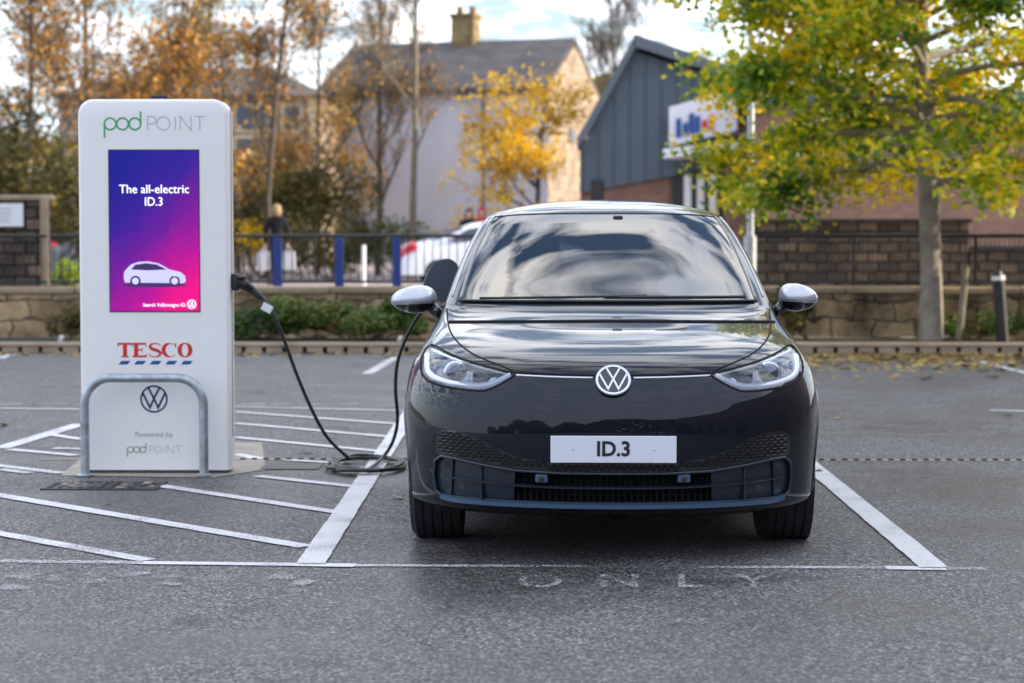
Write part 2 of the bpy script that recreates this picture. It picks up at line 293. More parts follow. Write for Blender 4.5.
def tag(o, label=None, cat=None, group=None, kind=None):
    if label: o['label'] = label
    if cat: o['category'] = cat
    if group: o['group'] = group
    if kind: o['kind'] = kind
    return o
def empty(name, loc, label, cat, group=None, rz=0):
    o = bpy.data.objects.new(name, None); sc.collection.objects.link(o); o.location = loc; o.rotation_euler.z = rz; o.empty_display_size = .2
    return tag(o, label, cat, group)
def text_mesh(txt, name, m, parent, size, fn_mat, ext=.0008, off=0.0, sx=1., align='CENTER', wo=True):
    c = bpy.data.curves.new('t', 'FONT'); c.body = txt; c.size = size; c.align_x = align; c.align_y = 'CENTER'; c.extrude = ext; c.offset = off; c.resolution_u = 4
    o = bpy.data.objects.new('t', c); sc.collection.objects.link(o); dg = bpy.context.evaluated_depsgraph_get(); dg.update()
    me = bpy.data.meshes.new_from_object(o.evaluated_get(dg)); bpy.data.objects.remove(o)
    me.transform(Matrix.Diagonal((sx, 1, 1, 1))); me.transform(fn_mat); me.materials.clear(); me.materials.append(m)
    ob = bpy.data.objects.new(name, me); sc.collection.objects.link(ob)
    if parent:
        ob.parent = parent
        if wo: ob.matrix_parent_inverse = Matrix.Translation(-parent.location)
    return ob
def frontm(x, y, z): return Matrix.Translation((x, y, z)) @ Matrix.Rotation(R(90), 4, 'X')
def rrect(x0, y0, x1, y1, r, n=6):
    P = []
    for cx, cy, a0 in ((x1-r, y1-r, 0), (x0+r, y1-r, 90), (x0+r, y0+r, 180), (x1-r, y0+r, 270)):
        for i in range(n+1): a = R(a0+90*i/n); P.append((cx+r*math.cos(a), cy+r*math.sin(a)))
    return P
def ring(cx, cy, r, a0=0, a1=360, n=36, ry=None):
    ry = ry or r; full = abs(a1-a0) >= 360
    return [(cx+r*math.cos(R(a0+(a1-a0)*i/n)), cy+ry*math.sin(R(a0+(a1-a0)*i/n))) for i in range(n if full else n+1)]
# =================================================================== SETTING
def sheet(name, pts, z, m, kind='structure'):
    b = MB(); b.add([(x, y, z) for x, y in pts], [tuple(range(len(pts)))]); return tag(b.build(name, m), kind=kind)
sheet('car_park', [(-60, -60), (60, -60), (60, 23.7), (-60, 23.7)], 0, M['asphalt'])
GZ = .33
g = MB(); NX, NY = 24, 20; V_ = []
for j in range(NY):
    Y = 25.55+(900-25.55)*(j/(NY-1))**2.2
    for i in range(NX): V_.append((-500+1000*i/(NX-1), Y, GZ))
g.add(V_, [(j*NX+i, j*NX+i+1, (j+1)*NX+i+1, (j+1)*NX+i) for j in range(NY-1) for i in range(NX-1)])
tag(g.build('ground', M['road']), kind='structure')
sheet('pavement', [(-30, 46), (40, 46), (40, 49), (-30, 49)], GZ+.004, pm('pale_paving', (.42, .40, .40), .8, var=.15, vs=1.5))
sheet('flower_bed', [(-60, 23.7), (60, 23.7), (60, 25.2), (-60, 25.2)], .10, M['soil'])
# kerb with drainage notches
kb = MB(); kb.box((0, 23.58, .098), (120, .25, .045), .012)
x = -14.0
while x < 14: kb.box((x+.13, 23.585, .039), (.192, .235, .0745), .008); x += .24
kb.box((-37, 23.58, .037), (46, .235, .0745)); kb.box((37, 23.58, .037), (46, .235, .0745))
tag(kb.build('kerb', M['kerb']), kind='structure')
kb2 = MB(); kb2.box((0, 23.66, .037), (30, .04, .07)); tag(kb2.build('drain_channel', M['black_matt']), kind='structure')
# drain grate strip across the bays
gr = MB(); y0 = gp(600, 460.5).y; xx = -2.0
gr.box((7, y0, .003), (20, .055, .006)); 
for i in range(150): gr.box((-2.4+i*.07, y0, .009), (.030, .034, .006), mi=1)
tag(gr.build('drain_channel', [M['conc'], M['black_matt']]), kind='structure')
# painted markings
LR = random.Random(77)
def quad_line(b, a, c, wd):
    a = gp(*a); c = gp(*c); d = (c-a).normalized(); n = Vector((-d.y, d.x, 0))*wd/2
    L = (c-a).length; k = max(2, int(L/.05)); A_, B_ = [], []; e1 = e2 = 0.
    for i in range(k+1):
        e1 = .6*e1+LR.gauss(0, .0012); e2 = .6*e2+LR.gauss(0, .0012); p = a.lerp(c, i/k); m_ = n.normalized()
        A_.append(p-n+m_*e1); B_.append(p+n+m_*e2)
    b.add([(p.x, p.y, 0) for p in A_+B_], [(i, i+1, k+2+i, k+1+i) for i in range(k)]); return 2*k+2
MK = [0]
def markings(lines, m, z):
    b = MB(); MK[0] += 1; z = z+MK[0]*.00035
    for i, (a, c, wd) in enumerate(lines):
        nv_ = quad_line(b, a, c, wd)
        for j in range(len(b.v)-nv_, len(b.v)): b.v[j] = (b.v[j][0], b.v[j][1], z+i*.00002)
    tag(b.build('road_marking', m), kind='structure')
markings([((311, 565), (404.6, 422), .118), ((404.6, 422), (425, 391), .118), ((934, 569), (817, 471.5), .118), ((817, 471.5), (750, 415), .118)], M['line'], .008)
markings([((355, 566.3), (295, 565.3), .085), ((142, 563.5), (296, 565.3), .075), ((886, 568.6), (946, 569.3), .085)], M['line'], .004)
markings([((0, 562), (142, 563.5), .075), ((946, 569.3), (985, 569.6), .07), ((700, 568), (886, 568.6), .055), ((355, 566.3), (520, 567), .055)], M['line_worn'], .004)
markings([((520, 567), (700, 568), .05)], M['line_faint'], .004)
HL = [((-30, 491), (306, 547.6), .095), ((160, 486.5), (337, 513), .085), ((257, 476.7), (355, 487.3), .085),
      ((235, 437.8), (382, 452), .085), ((235, 423.7), (391, 437.5), .085), ((235, 412.2), (397, 424.5), .085),
      ((0, 449), (81, 424.5), .118), ((49, 434.8), (82, 440), .085), ((9, 450), (76, 456), .085), ((275, 468), (306, 468), .10),
      ((235, 454.5), (262, 460), .085), ((285, 460.5), (345, 464), .07)]
markings(HL, M['line'], .004)
markings([((-20, 531), (148, 561.5), .085), ((-5, 466), (62, 474), .085), ((0, 409), (81, 410), .075), ((235, 407.3), (410, 411.5), .075), ((0, 470), (30, 474), .08), ((54, 449), (84, 449.8), .08)], M['line_old'], .0045)
markings([((367, 374.5), (396, 357.5), .11), ((969, 359), (1030, 374.5), .11), ((0, 359), (12, 354.5), .11), ((990, 411), (1030, 412), .09)], M['line_old'], .004)
markings([((x, 405), (x+18+random.random()*14, 405+random.uniform(-1, 1)), .05) for x in (0, 40, 240, 270, 305, 340, 376)], M['line_worn'], .004)
# worn lettering below the front line
def worn_text(txt, x0, x1, yt, yb, m):
    a, b_ = gp(x0, yb), gp(x1, yb); t_, u_ = gp(x0, yt), gp(x1, yt)
    c = bpy.data.curves.new('t', 'FONT'); c.body = txt; c.size = 1; c.offset = .01
    o = bpy.data.objects.new('t', c); sc.collection.objects.link(o); dg = bpy.context.evaluated_depsgraph_get(); dg.update()
    me = bpy.data.meshes.new_from_object(o.evaluated_get(dg)); bpy.data.objects.remove(o)
    X = [v.co.x for v in me.vertices]; Y = [v.co.y for v in me.vertices]
    mnx, mxx, mny, mxy = min(X), max(X), min(Y), max(Y)
    for v in me.vertices:
        u = (v.co.x-mnx)/(mxx-mnx); q = (v.co.y-mny)/(mxy-mny); p = a.lerp(b_, u).lerp(t_.lerp(u_, u), q); v.co = (p.x, p.y, .0115)
    me.materials.clear(); me.materials.append(m); ob = bpy.data.objects.new('road_marking', me); sc.collection.objects.link(ob); tag(ob, kind='structure')
worn_text('O  N  L  Y', 518, 772, 577, 590, M['line_faint2'])
fr = []
for x, y in ((8, 578), (45, 579), (75, 577), (84, 582), (118, 575), (150, 578), (205, 578), (268, 577), (295, 584), (0, 587), (160, 584)):
    for k in range(2): fr.append(((x+random.uniform(0, 6), y+random.uniform(-3, 4)), (x+random.uniform(14, 34), y+random.uniform(-3, 3)), .06))
markings(fr, M['line_faint2'], .004)
# concrete pads round the charging pillar
sheet('concrete_pad', [tuple(gp(*p)[:2]) for p in ((60, 476), (212, 478), (266, 470), (262, 443), (100, 443))], .0035, M['conc'])
# =================================================================== WALLS, FENCES
wl = MB(); wl.box((0, 25.4, .36), (90, .36, .60), .01); 
wall = empty('retaining_wall', (0, 25.4, .06), 'long low sandstone retaining wall behind the kerb and planting bed', 'wall')
wl.build('stone_blocks', M['stone'], wall)
cp = MB(); xx = -14.0; rnd = random.Random(3)
while xx < 16:
    L = rnd.uniform(.8, 1.25); cp.box((xx+L/2, 25.4, .70+rnd.uniform(-.006, .006)), (L-.012, .44, .085), .02); xx += L
cp.build('coping', M['coping'], wall)
def railing(name, label, x0, x1, y, posts, bar_step, pw, pm_, pz=None, rail_z=1.385, thick=.022):
    t = empty(name, (x0, y, .74), label, 'railing')
    b = MB(); b.tube([(x0, y, rail_z), (x1, y, rail_z)], thick, 10); b.build('top_rail', M['rail'], t, True, 40)
    b = MB(); b.box(((x0+x1)/2, y, .80), (x1-x0, .025, .03)); b.build('bottom_rail', M['rail'], t)
    b = MB(); x = x0+.05
    while x < x1: b.tube([(x, y, .80), (x, y, rail_z)], .007, 6, cap=False); x += bar_step
    b.build('bar_panel', M['rail'], t)
    for px in posts:
        q = at(px, 260, y).x; b = MB(); b.box((q, y-.03, (.745+rail_z-.02)/2), (pw, pw*.8, rail_z-.02-.745), .006); b.build('post', pm_, t)
    return t
X = lambda px, y: at(px, 260, y).x
railing('iron_railing', 'railing with blue posts on the low stone wall, left of the dark car', X(50, 25.45), X(520, 25.45), 25.45, (278, 339.5, 397), .105, .105, M['blue'])
railing('iron_railing', 'plain black railing on the low stone wall behind the yellow tree on the right', X(756, 25.45), X(1060, 25.45), 25.45, (853, 975), .062, .045, M['rail'], thick=.028)
railing('iron_railing', 'short black handrail in front of the stone pier, at the left edge', X(-25, 25.2), X(47, 25.2), 25.2, (), .08, .04, M['rail'])
# stone pier at left with notice
pr = empty('stone_pier', (X(0, 25.9), 25.9, .74), 'rough dark stone pier with pale coping and a white notice, at the left edge', 'wall')
b = MB(); xl, xr = X(-60, 25.9), X(44, 25.9); zt = at(0, 200, 25.9).z; b.box(((xl+xr)/2, 26.1, (.5+zt)/2), (xr-xl, .4, zt-.5), .02); b.build('stone_blocks', M['stone_dark'], pr)
b = MB(); b.box((X(44, 25.8), 25.85, (.74+zt)/2), (.09, .12, zt-.74), .01); b.build('corner_strip', M['coping'], pr)
b = MB(); b.box(((xl+xr)/2, 26.08, zt+.03), (xr-xl+.12, .5, .07), .02); b.build('coping', M['coping'], pr)
s_ = tag(MB().box((X(6, 25.85), 25.86, at(0, 215, 25.86).z), (.46, .02, .30), .004).build('notice', M['white']), 'white rectangular notice fixed to the stone pier at the left edge', 'notice')
lt = MB()
for i in range(4): lt.box((X(2, 25.85)+.01*i, 25.845, at(0, 209+i*4, 25.86).z), (.26-.03*i, .004, .012))
o = lt.build('lettering', M['t_grey'], s_, wo=False)
# walls beyond the railing on the right
b = MB(); Yw = 30.0; xa, xb, xc = X(752, Yw), X(966, Yw), X(1080, Yw)
wr = empty('boundary_wall', (xa, Yw, GZ), 'dark rough stone boundary wall behind the railing on the right, stepping down', 'wall')
z1, z2 = at(800, 223, Yw).z, at(800, 250, Yw).z
b.box(((xa+xb)/2, Yw, (GZ+z1)/2), (xb-xa, .4, z1-GZ), .01); b.box(((xb+xc)/2+.02, Yw, (GZ+z2)/2), (xc-xb, .38, z2-GZ), .01); b.build('stone_blocks', M['stone_dark'], wr)
b = MB(); b.box(((xa+xb)/2, Yw, z1+.035), (xb-xa+.1, .46, .06), .01); b.box(((xb+xc)/2+.06, Yw, z2+.035), (xc-xb, .46, .06), .01); b.build('coping', M['iron'], wr)
# =================================================================== BUILDINGS
# pale rendered house with slate roof
hA, hB = Vector((-9.25, 88.1, 0)), Vector((.55, 85.0, 0)); ax = (hB-hA).normalized(); ay = Vector((-ax.y, ax.x, 0)); HLn = (hB-hA).length; HD = 8.0
ez = at(548, 86, 85).z; rz_ = at(572, 42, 89).z
house = empty('rendered_house', hA, 'grey rendered house with slate roof, cream gable and a chimney, behind the bare trees', 'house')
hp = lambda u, v, z: hA+ax*u+ay*v+Vector((0, 0, z))
b = MB(); b.add([hp(0, 0, 0), hp(HLn, 0, 0), hp(HLn, 0, ez), hp(0, 0, ez), hp(0, HD, 0), hp(HLn, HD, 0), hp(HLn, HD, ez), hp(0, HD, ez)], [(0, 1, 2, 3), (5, 4, 7, 6), (4, 0, 3, 7)]); b.build('wall', M['render'], house)
b = MB(); b.add([hp(HLn, 0, 0), hp(HLn, HD, 0), hp(HLn, HD, ez), hp(HLn, HD/2, rz_-.15), hp(HLn, 0, ez)], [(0, 1, 2, 3, 4)]); b.build('gable_wall', M['gable'], house)
rf = MB(); th = .18
for u0, u1 in ((-.3, HLn+.02),):
    for s in (0, 1):
        e = -.35 if s == 0 else HD+.35
        P = [hp(u0, e, ez-.2), hp(u1, e, ez-.2), hp(u1, HD/2, rz_), hp(u0, HD/2, rz_)]
        rf.add(P+[p+Vector((0, 0, th)) for p in P], [(0, 1, 2, 3), (7, 6, 5, 4), (0, 4, 5, 1), (1, 5, 6, 2), (3, 7, 4, 0)])
roof = rf.build('roof', M['slate'], house)
b = MB(); cu = HLn*.452
def obox(b, u0, u1, v0, v1, z0, z1, mi=0):
    P = [hp(u, v, z) for z in (z0, z1) for u, v in ((u0, v0), (u1, v0), (u1, v1), (u0, v1))]
    b.add(P, [(3, 2, 1, 0), (4, 5, 6, 7), (0, 1, 5, 4), (1, 2, 6, 5), (2, 3, 7, 6), (3, 0, 4, 7)], mi)
obox(b, cu, cu+1.05, HD/2-.5, HD/2+.5, rz_-.4, rz_+1.2); obox(b, cu-.08, cu+1.13, HD/2-.58, HD/2+.58, rz_+1.2, rz_+1.37)
for k in (.25, .85): obox(b, cu+k-.12, cu+k+.12, HD/2-.12, HD/2+.12, rz_+1.37, rz_+1.7)
b.build('chimney', stone('chimney_stone', (.20, .14, .06), (.30, .21, .10), (.12, .09, .05), .4, .25), roof)
b = MB(); obox(b, .0, HLn, -.44, -.36, ez-.28, ez-.14); b.build('gutter', M['rail'], house)
def owin(u, z, ww, hh):
    f = MB(); obox(f, u-ww/2-.08, u+ww/2+.08, -.06, -.0, z-hh/2-.08, z+hh/2+.08); f_ = f.build('window', M['white'], house)
    p = MB(); obox(p, u-ww/2, u+ww/2, -.075, -.061, z-hh/2, z+hh/2); p.build('pane', M['win'], f_)
owin(1.6, 1.6, .9, 1.2)
b = MB(); obox(b, 7.35, 7.43, -.09, -.01, .3, ez-.3); b.build('downpipe', M['rail'], house)
# gable vents on the cream gable
for v in (HD*.42, HD*.66):
    b = MB(); P = [hp(HLn+.02, v-.35, 5.6), hp(HLn+.02, v+.35, 5.6), hp(HLn+.02, v+.35, 6.2), hp(HLn+.02, v-.35, 6.2)]; b.add(P+[p+ax*.05 for p in P], [(0, 1, 2, 3), (4, 5, 6, 7), (0, 1, 5, 4), (1, 2, 6, 5), (2, 3, 7, 6), (3, 0, 4, 7)]); b.build('window', M['win'], house)
# long stone building behind the left trees
Yb = 78.0; sb = empty('stone_building', (at(200, 200, Yb).x, Yb, GZ), 'long dark roofed stone building glimpsed behind the trees on the left', 'building')
xl, xr = at(60, 200, Yb).x, at(322, 200, Yb).x; ze = at(100, 96, Yb).z; zr = at(100, 56, Yb).z
b = MB(); b.box(((xl+xr)/2, Yb+5, ze/2), (xr-xl, 10, ze)); b.build('wall', M['gable'], sb)
b = MB(); xm = at(290, 50, Yb).x
b.add([(xl-.3, Yb-.4, ze), (xr+.3, Yb-.4, ze), (xr+.3, Yb+10.4, ze), (xl-.3, Yb+10.4, ze), (xl+3, Yb+5, zr), (xm-1.5, Yb+5, zr)], [(0, 1, 5, 4), (1, 2, 5), (2, 3, 4, 5), (3, 0, 4), (3, 2, 1, 0)]); b.build('roof', M['slate'], sb)
for px in (130, 160, 190, 215, 245, 265, 292):
    for pz_ in (118, 150):
        c = at(px, pz_, Yb); f = MB().box((c.x, Yb-.03, c.z), (.85, .1, 1.1)).build('window', M['cream'], sb); MB().box((c.x, Yb-.09, c.z), (.65, .03, .9)).build('pane', M['win'], f)
b = MB(); b.box((xr-.25, Yb-.06, ze/2), (.5, .1, ze-.2)); b.build('corner_strip', M['cream'], sb)  # cream strip carries the sunlit right edge of the building in its colour
# grey clad building with sloping roof
Yg = 50.0; gb = empty('metal_clad_building', (at(650, 200, Yg).x, Yg, GZ), 'dark grey metal clad building with a steep sloping roofline and brick base, behind the car', 'building')
def face(b, pxs, Y, depth, mi=0):
    P = [at(x, y, Y) for x, y in pxs]; n = len(P); Q = [p+Vector((depth*.25, depth, 0)) for p in P]
    b.add(P+Q, [tuple(range(n)), tuple(reversed(range(n, 2*n)))]+[(i, n+i, n+(i+1) % n, (i+1) % n) for i in range(n)], mi)
b = MB(); face(b, [(580, 193), (672, 176), (735, 160), (735, 82), (637, 52), (580, 146)], Yg, 14); b.build('cladding', M['clad'], gb)
b = MB(); face(b, [(580, 262), (735, 262), (735, 160.5), (672, 176.5), (580, 193.5)], Yg+.12, 13.5); b.build('brick_base', M['brick'], gb)
b = MB()
for p, q in (((577, 150), (635, 47)), ((634, 46), (737, 80))):
    a, c = at(*p, Yg-.5), at(*q, Yg-.5); b.add([a, c, c+Vector((0, 0, .3)), a+Vector((0, 0, .3)), a+Vector((3.7, 15, 0)), c+Vector((3.7, 15, 0)), c+Vector((3.7, 15, .3)), a+Vector((3.7, 15, .3))], [(0, 1, 2, 3), (4, 7, 6, 5), (0, 4, 5, 1), (1, 5, 6, 2), (2, 6, 7, 3), (3, 7, 4, 0)])
b.build('roof', pm('grey_fascia', (.10, .125, .15), .5), gb)
b = MB()  # entrance opening with pale panels
face(b, [(672, 262), (722, 262), (722, 170), (672, 177)], Yg-.03, .03); dr = b.build('entrance', M['black'], gb)
for px in (684, 697, 709):
    b = MB(); face(b, [(px, 262), (px+7, 262), (px+7, 174), (px, 175)], Yg-.08, .03); b.build('panel', M['white'], dr)
b = MB(); face(b, [(724, 262), (752, 262), (752, 100), (724, 100)], Yg-.25, 3); b.build('brick_pier', M['brick'], gb)
b = MB(); face(b, [(598, 262), (603, 262), (603, 180), (598, 180)], Yg-1, .1); b.box(at(596, 190, Yg-1), (.28, .3, .55), .05); b.build('extractor_pipe', M['black'], gb)
b = MB(); c0, c1 = at(663, 158, Yg-1.4), at(738, 150, Yg-.9); b.add([c0, c1, c1+Vector((.6, 1.8, 0)), c0+Vector((.6, 1.8, 0))]+[p+Vector((0, 0, .22)) for p in (c0, c1, c1+Vector((.6, 1.8, 0)), c0+Vector((.6, 1.8, 0)))], [(3, 2, 1, 0), (4, 5, 6, 7), (0, 1, 5, 4), (1, 2, 6, 5), (2, 3, 7, 6), (3, 0, 4, 7)]); b.build('canopy', M['white'], gb)
sg = empty('wall_sign', at(668, 146, Yg-.6), 'white boxed sign with blue and red lettering on the grey clad building', 'sign')
def quadp(b, pxs, Y, d, mi=0): face(b, pxs, Y, d, mi)
b = MB(); quadp(b, [(669, 146), (737, 130), (737, 88), (669, 107)], Yg-.6, .5); b.build('sign_box', M['wpanel'], sg)
b = MB(); 
for px, h in ((676, 20), (683, 14), (689, 22), (695, 18), (702, 12), (709, 16)):
    y0_ = 138-(px-676)*.24; quadp(b, [(px, y0_), (px+5, y0_-1), (px+5, y0_-h), (px, y0_-h+1)], Yg-.66, .02, 1 if px > 700 else 0)
b.build('lettering', [M['t_blue'], M['t_red']], sg)
# brick building right
bb = empty('brick_building', (at(880, 200, 48).x, 48, GZ), 'long red brick building behind the yellow leaved tree on the right', 'building')
b = MB(); x0, x1 = at(753, 200, 48).x, at(1180, 200, 48).x; zt = at(800, 104, 48).z
b.box(((x0+x1)/2, 52, zt/2), (x1-x0, 8, zt)); b.build('wall', M['brick'], bb)
b = MB(); b.box(((x0+x1)/2, 52, zt+.15), (x1-x0+.5, 8.6, .3)); b.build('roof', M['clad'], bb)
for px, py, w_, h_ in ((843, 127, .7, .7),):
    c = at(px, py, 48); f = MB().box((c.x, 47.96, c.z), (w_+.2, .1, h_+.2)).build('window', M['white'], bb); MB().box((c.x, 47.9, c.z), (w_, .03, h_)).build('pane', M['win'], f)
# lamp post
lp = empty('lamp_post', at(750, 262, 29.0), 'tall slim grey lamp post with wider base, right of the parked car', 'lamp post')
q = at(750, 262, 29.0); zb = at(750, 236, 29).z
b = MB(); b.tube([(q.x, 29, GZ), (q.x, 29, zb)], .095, 12); b.build('base', M['galv'], lp, True, 40)
b = MB(); b.tube([(q.x, 29, zb), (q.x, 29, 5), (q.x, 29, 8)], [.055, .045, .035], 12); b.build('pole', M['galv'], lp, True, 40)
b = MB(); b.tube([(q.x, 29, 8), (q.x-.2, 28.9, 8.15), (q.x-.8, 28.5, 8.2)], .03, 8); b.box((q.x-1.0, 28.35, 8.2), (.6, .3, .12), .04); b.build('lamp_head', M['grey'], lp)
# wooden post & bollard & bed things
a, c = gp(959, 342, .1), at(966, 267, 24.6); pst = MB(); a = at(959, 340, 24.6); pst.tube([a, c], .045, 8)
tag(pst.build('wooden_post', M['wood'], None, True, 40), 'weathered wooden post leaning slightly, between tree trunk and bollard', 'post')
bo = empty('bollard', at(1003, 340, 24.3), 'black bollard with a white band near its top, right of the wooden post', 'bollard')
a, c = at(1003, 342, 24.3), at(998, 276, 24.3); b = MB(); b.tube([a, c], .075, 14); b.build('body', M['black'], bo, True, 40)
d = (c-a).normalized(); b = MB(); b.tube([c-d*.05, c], .079, 14); b.build('band', M['white'], bo, True, 40)
b = MB(); b.tube([c, c+d*.05, c+d*.07], [.06, .05, .02], 14); b.build('cap', M['black'], bo, True, 40)
# fallen black pipe lying in bed at far left
b = MB(); b.tube([at(-20, 341, 24.4), at(70, 341, 24.4)], .05, 10); tag(b.build('pipe', M['black'], None, True, 40), 'black pipe lying in the planting bed at the far left', 'pipe')
# =================================================================== TREES
def leaf_cards(b, centers, size, rnd, spread):
    for c, k in centers:
        for _ in range(k):
            p = c+Vector((rnd.gauss(0, spread), rnd.gauss(0, spread), rnd.gauss(0, spread*.7))); s = size*rnd.uniform(.6, 1.3)
            u = Vector((rnd.gauss(0, 1), rnd.gauss(0, 1), rnd.gauss(0, .6))).normalized(); v = u.cross(Vector((rnd.gauss(0, 1), rnd.gauss(0, 1), rnd.gauss(0, 1)))).normalized()
            b.add([p-u*s*.5, p+v*s*.32+u*s*.05, p+u*s*.55, p-v*s*.32+u*s*.05], [(0, 1, 2, 3)])
def tree(name, label, cat, base, height, trunk_r, first, spread, leafm, nleaf, leaf_s, seed, barkm, group=None, depth=4, up=.35, clump=.25, kids=5, droop=0, lean=0, twig_r=.006, leaf_lvl=2, taper=.35):
    rnd = random.Random(seed); t = empty(name, base, label, cat, group); tb = MB(); C = []
    base = Vector(base)
    def grow(p, d, L, r, lvl):
        n = 5 if lvl < 2 else 4; pts = [p]; rs = [r]
        for i in range(n):
            wv_ = .03 if lvl == 0 else .11; d = (d+Vector((rnd.gauss(0, wv_), rnd.gauss(0, wv_), rnd.gauss(0, wv_*.7)+(up*.12 if lvl else 0)-droop*.1*(lvl > 0)))).normalized(); p = p+d*L/n
            pts.append(p); rs.append(max(twig_r*.5, r*(1-(1-taper)*(i+1)/n)))
        tb.tube(pts, rs, 10 if lvl == 0 else 6 if lvl == 1 else 4 if lvl == 2 else 3, cap=False)
        if lvl >= leaf_lvl:
            for q in pts[1:]: C.append(q)
        if lvl < depth:
            k = kids if lvl else kids+4
            for j in range(k):
                f = rnd.uniform(.25 if lvl else first, 1.0); i = min(n-1, int(f*n)); q = pts[i].lerp(pts[i+1], f*n-i)
                az = rnd.uniform(0, 2*math.pi); o = Vector((math.cos(az), math.sin(az), 0)); o = (o-d*o.dot(d)).normalized()
                nd = (d*(up if lvl == 0 else .75)+o*rnd.uniform(.7, 1.1)+Vector((0, 0, up*.3))).normalized()
                LL = L*rnd.uniform(.5, .8)*(spread*(1.25-f*.6) if lvl == 0 else .8)
                grow(q, nd, LL, max(twig_r, rs[i]*(.5 if lvl == 0 else .55)), lvl+1)
    grow(base, Vector((lean, 0, 1)).normalized(), height, trunk_r, 0)
    tb.build('trunk', barkm, t, True)
    if nleaf and C:
        b = MB(); per = nleaf/len(C); cen = []
        for c in C:
            k = int(per*rnd.choice((0, .4, 1, 1.6, 2))+rnd.random()); 
            if k: cen.append((c, k))
        leaf_cards(b, cen, leaf_s, rnd, clump); b.build('crown', leafm, t)
    return t
# big yellow-green tree in the bed
def maple():
    rnd = random.Random(12); Y = 24.75; bx = at(933, 340, Y).x; B = Vector((bx, Y, .08))
    t = empty('maple_tree', B, 'broad yellow and green leaved tree growing from the planting bed on the right', 'tree'); tb = MB(); cen = []
    tr = [B+Vector((.0, 0, 0)), B+Vector((-.02, 0, .05)), B+Vector((-.03, 0, .8)), B+Vector((-.06, .02, 1.7)), B+Vector((-.11, .03, 2.6)), B+Vector((-.17, .05, 3.6)), B+Vector((-.16, .05, 4.8)), B+Vector((-.2, 0, 6.6))]
    tb.tube(tr, [.22, .155, .132, .124, .108, .085, .06, .03], 14)
    def trunk_at(h):
        for i in range(len(tr)-1):
            if tr[i+1].z-B.z >= h: f = (h-(tr[i].z-B.z))/(tr[i+1].z-tr[i].z); return tr[i].lerp(tr[i+1], f)
        return tr[-1]
    def limb(p, d, L, r, n, sag):
        pts = [p]; rs = [r]
        for i in range(n):
            d = (d+Vector((rnd.gauss(0, .09), rnd.gauss(0, .09), rnd.gauss(0, .06)-sag))).normalized(); p = p+d*L/n; pts.append(p); rs.append(r*(1-.75*(i+1)/n))
        return pts, rs, d
    NL = 46
    for k in range(NL):
        f = k/(NL-1); h = 1.95+f*4.3; az = 2.39996*k+rnd.uniform(-.2, .2); L = (3.4-1.7*f**1.6)*rnd.uniform(.82, 1.04)
        L *= 1-max(0, -math.cos(az))*max(0, .32-f)*.85; h += max(0, -math.cos(az))*.22*(1-f)
        el = .10+.75*f; d = Vector((math.cos(az), math.sin(az), el)).normalized()
        P, rs, _ = limb(trunk_at(h), d, L, .055*(1-.5*f), 7, .035+.02*(1-f)); tb.tube(P, rs, 6, cap=False)
        for i in range(2, 8):
            for _ in range(2 if i < 6 else 3):
                dd = (P[i]-P[i-1]).normalized(); a2 = rnd.uniform(0, 6.28); o = Vector((math.cos(a2), math.sin(a2), rnd.uniform(-.45, .55)))
                Q, qs, _ = limb(P[i], (dd*.5+o).normalized(), L*rnd.uniform(.17, .32), .016, 4, .06); tb.tube(Q, qs, 4, cap=False)
                for q in Q[1:]:
                    cen.append(q)
    tb.build('trunk', M['bark_pale'], t, True); b = MB(); per = 66000/len(cen); C = []
    tint = {}
    for c in cen:
        key = (round(c.x*1.6), round(c.y*1.6), round(c.z*2.2))
        if key not in tint: tint[key] = rnd.choice((.08, .5, 1., 1.3, 1.8))
        C.append((c, int(per*tint[key]*rnd.uniform(.5, 1.5)+rnd.random())))
    leaf_cards(b, C, .112, rnd, .17); b.build('crown', M['leaf_y'], t)
maple()
TL = 'autumn trees beyond the railing'
def bt(px, Y, h, r, label, leafm, nl, ls, seed, spread=.4, up=.9, first=.2, **k):
    return tree('autumn_tree', label, 'tree', (at(px, 260, Y).x, Y, GZ), h, r, first, spread, leafm, nl, ls, seed, k.pop('bark', M['bark']), TL, up=up, **k)
bt(378, 56, 9.8, .10, 'bare slender tree in front of the grey house, left of its paler neighbour', M['leaf_or'], 1100, .11, 21, .30, 1.2, .15, twig_r=.009, kids=6)
bt(412, 52, 9.6, .10, 'bare tree with pale trunk in front of the middle of the grey house', M['leaf_or'], 700, .11, 22, .28, 1.2, .15, bark=M['wood'], twig_r=.009, kids=6)
bt(533, 50, 4.3, .09, 'golden yellow tree beside the cream gable of the house', M['leaf_gold'], 4200, .13, 23, .66, .34, .08, clump=.16, kids=6, depth=3, leaf_lvl=1)
bt(270, 45, 9.5, .07, 'thin dark trunked tree with sparse orange leaves right of the charging pillar', M['leaf_or'], 2600, .12, 24, .34, .9, .12, clump=.3, twig_r=.009, kids=6)
bt(185, 48, 7.6, .08, 'tree with dense rust orange foliage just above the charging pillar', M['leaf_or'], 3600, .14, 25, .36, .9, .12, twig_r=.009, kids=6)
bt(28, 42, 7.6, .08, 'tree with thin orange foliage rising above the stone pier at far left', M['leaf_or'], 4200, .12, 26, .48, .7, .12, twig_r=.009, kids=6)
bt(96, 50, 7.2, .11, 'olive and orange tree behind the left edge of the charging pillar', M['leaf_gold2'], 4500, .14, 27, .5, .6, .12, twig_r=.009, kids=6)
bt(318, 60, 7.5, .09, 'small nearly bare tree left of the grey house', M['leaf_gold2'], 2200, .14, 28, .45, .8, .12, twig_r=.009)
bt(238, 55, 6.6, .1, 'orange brown tree in front of the stone building', M['leaf_gold2'], 4200, .14, 29, .55, .6, .12, twig_r=.009, kids=6)
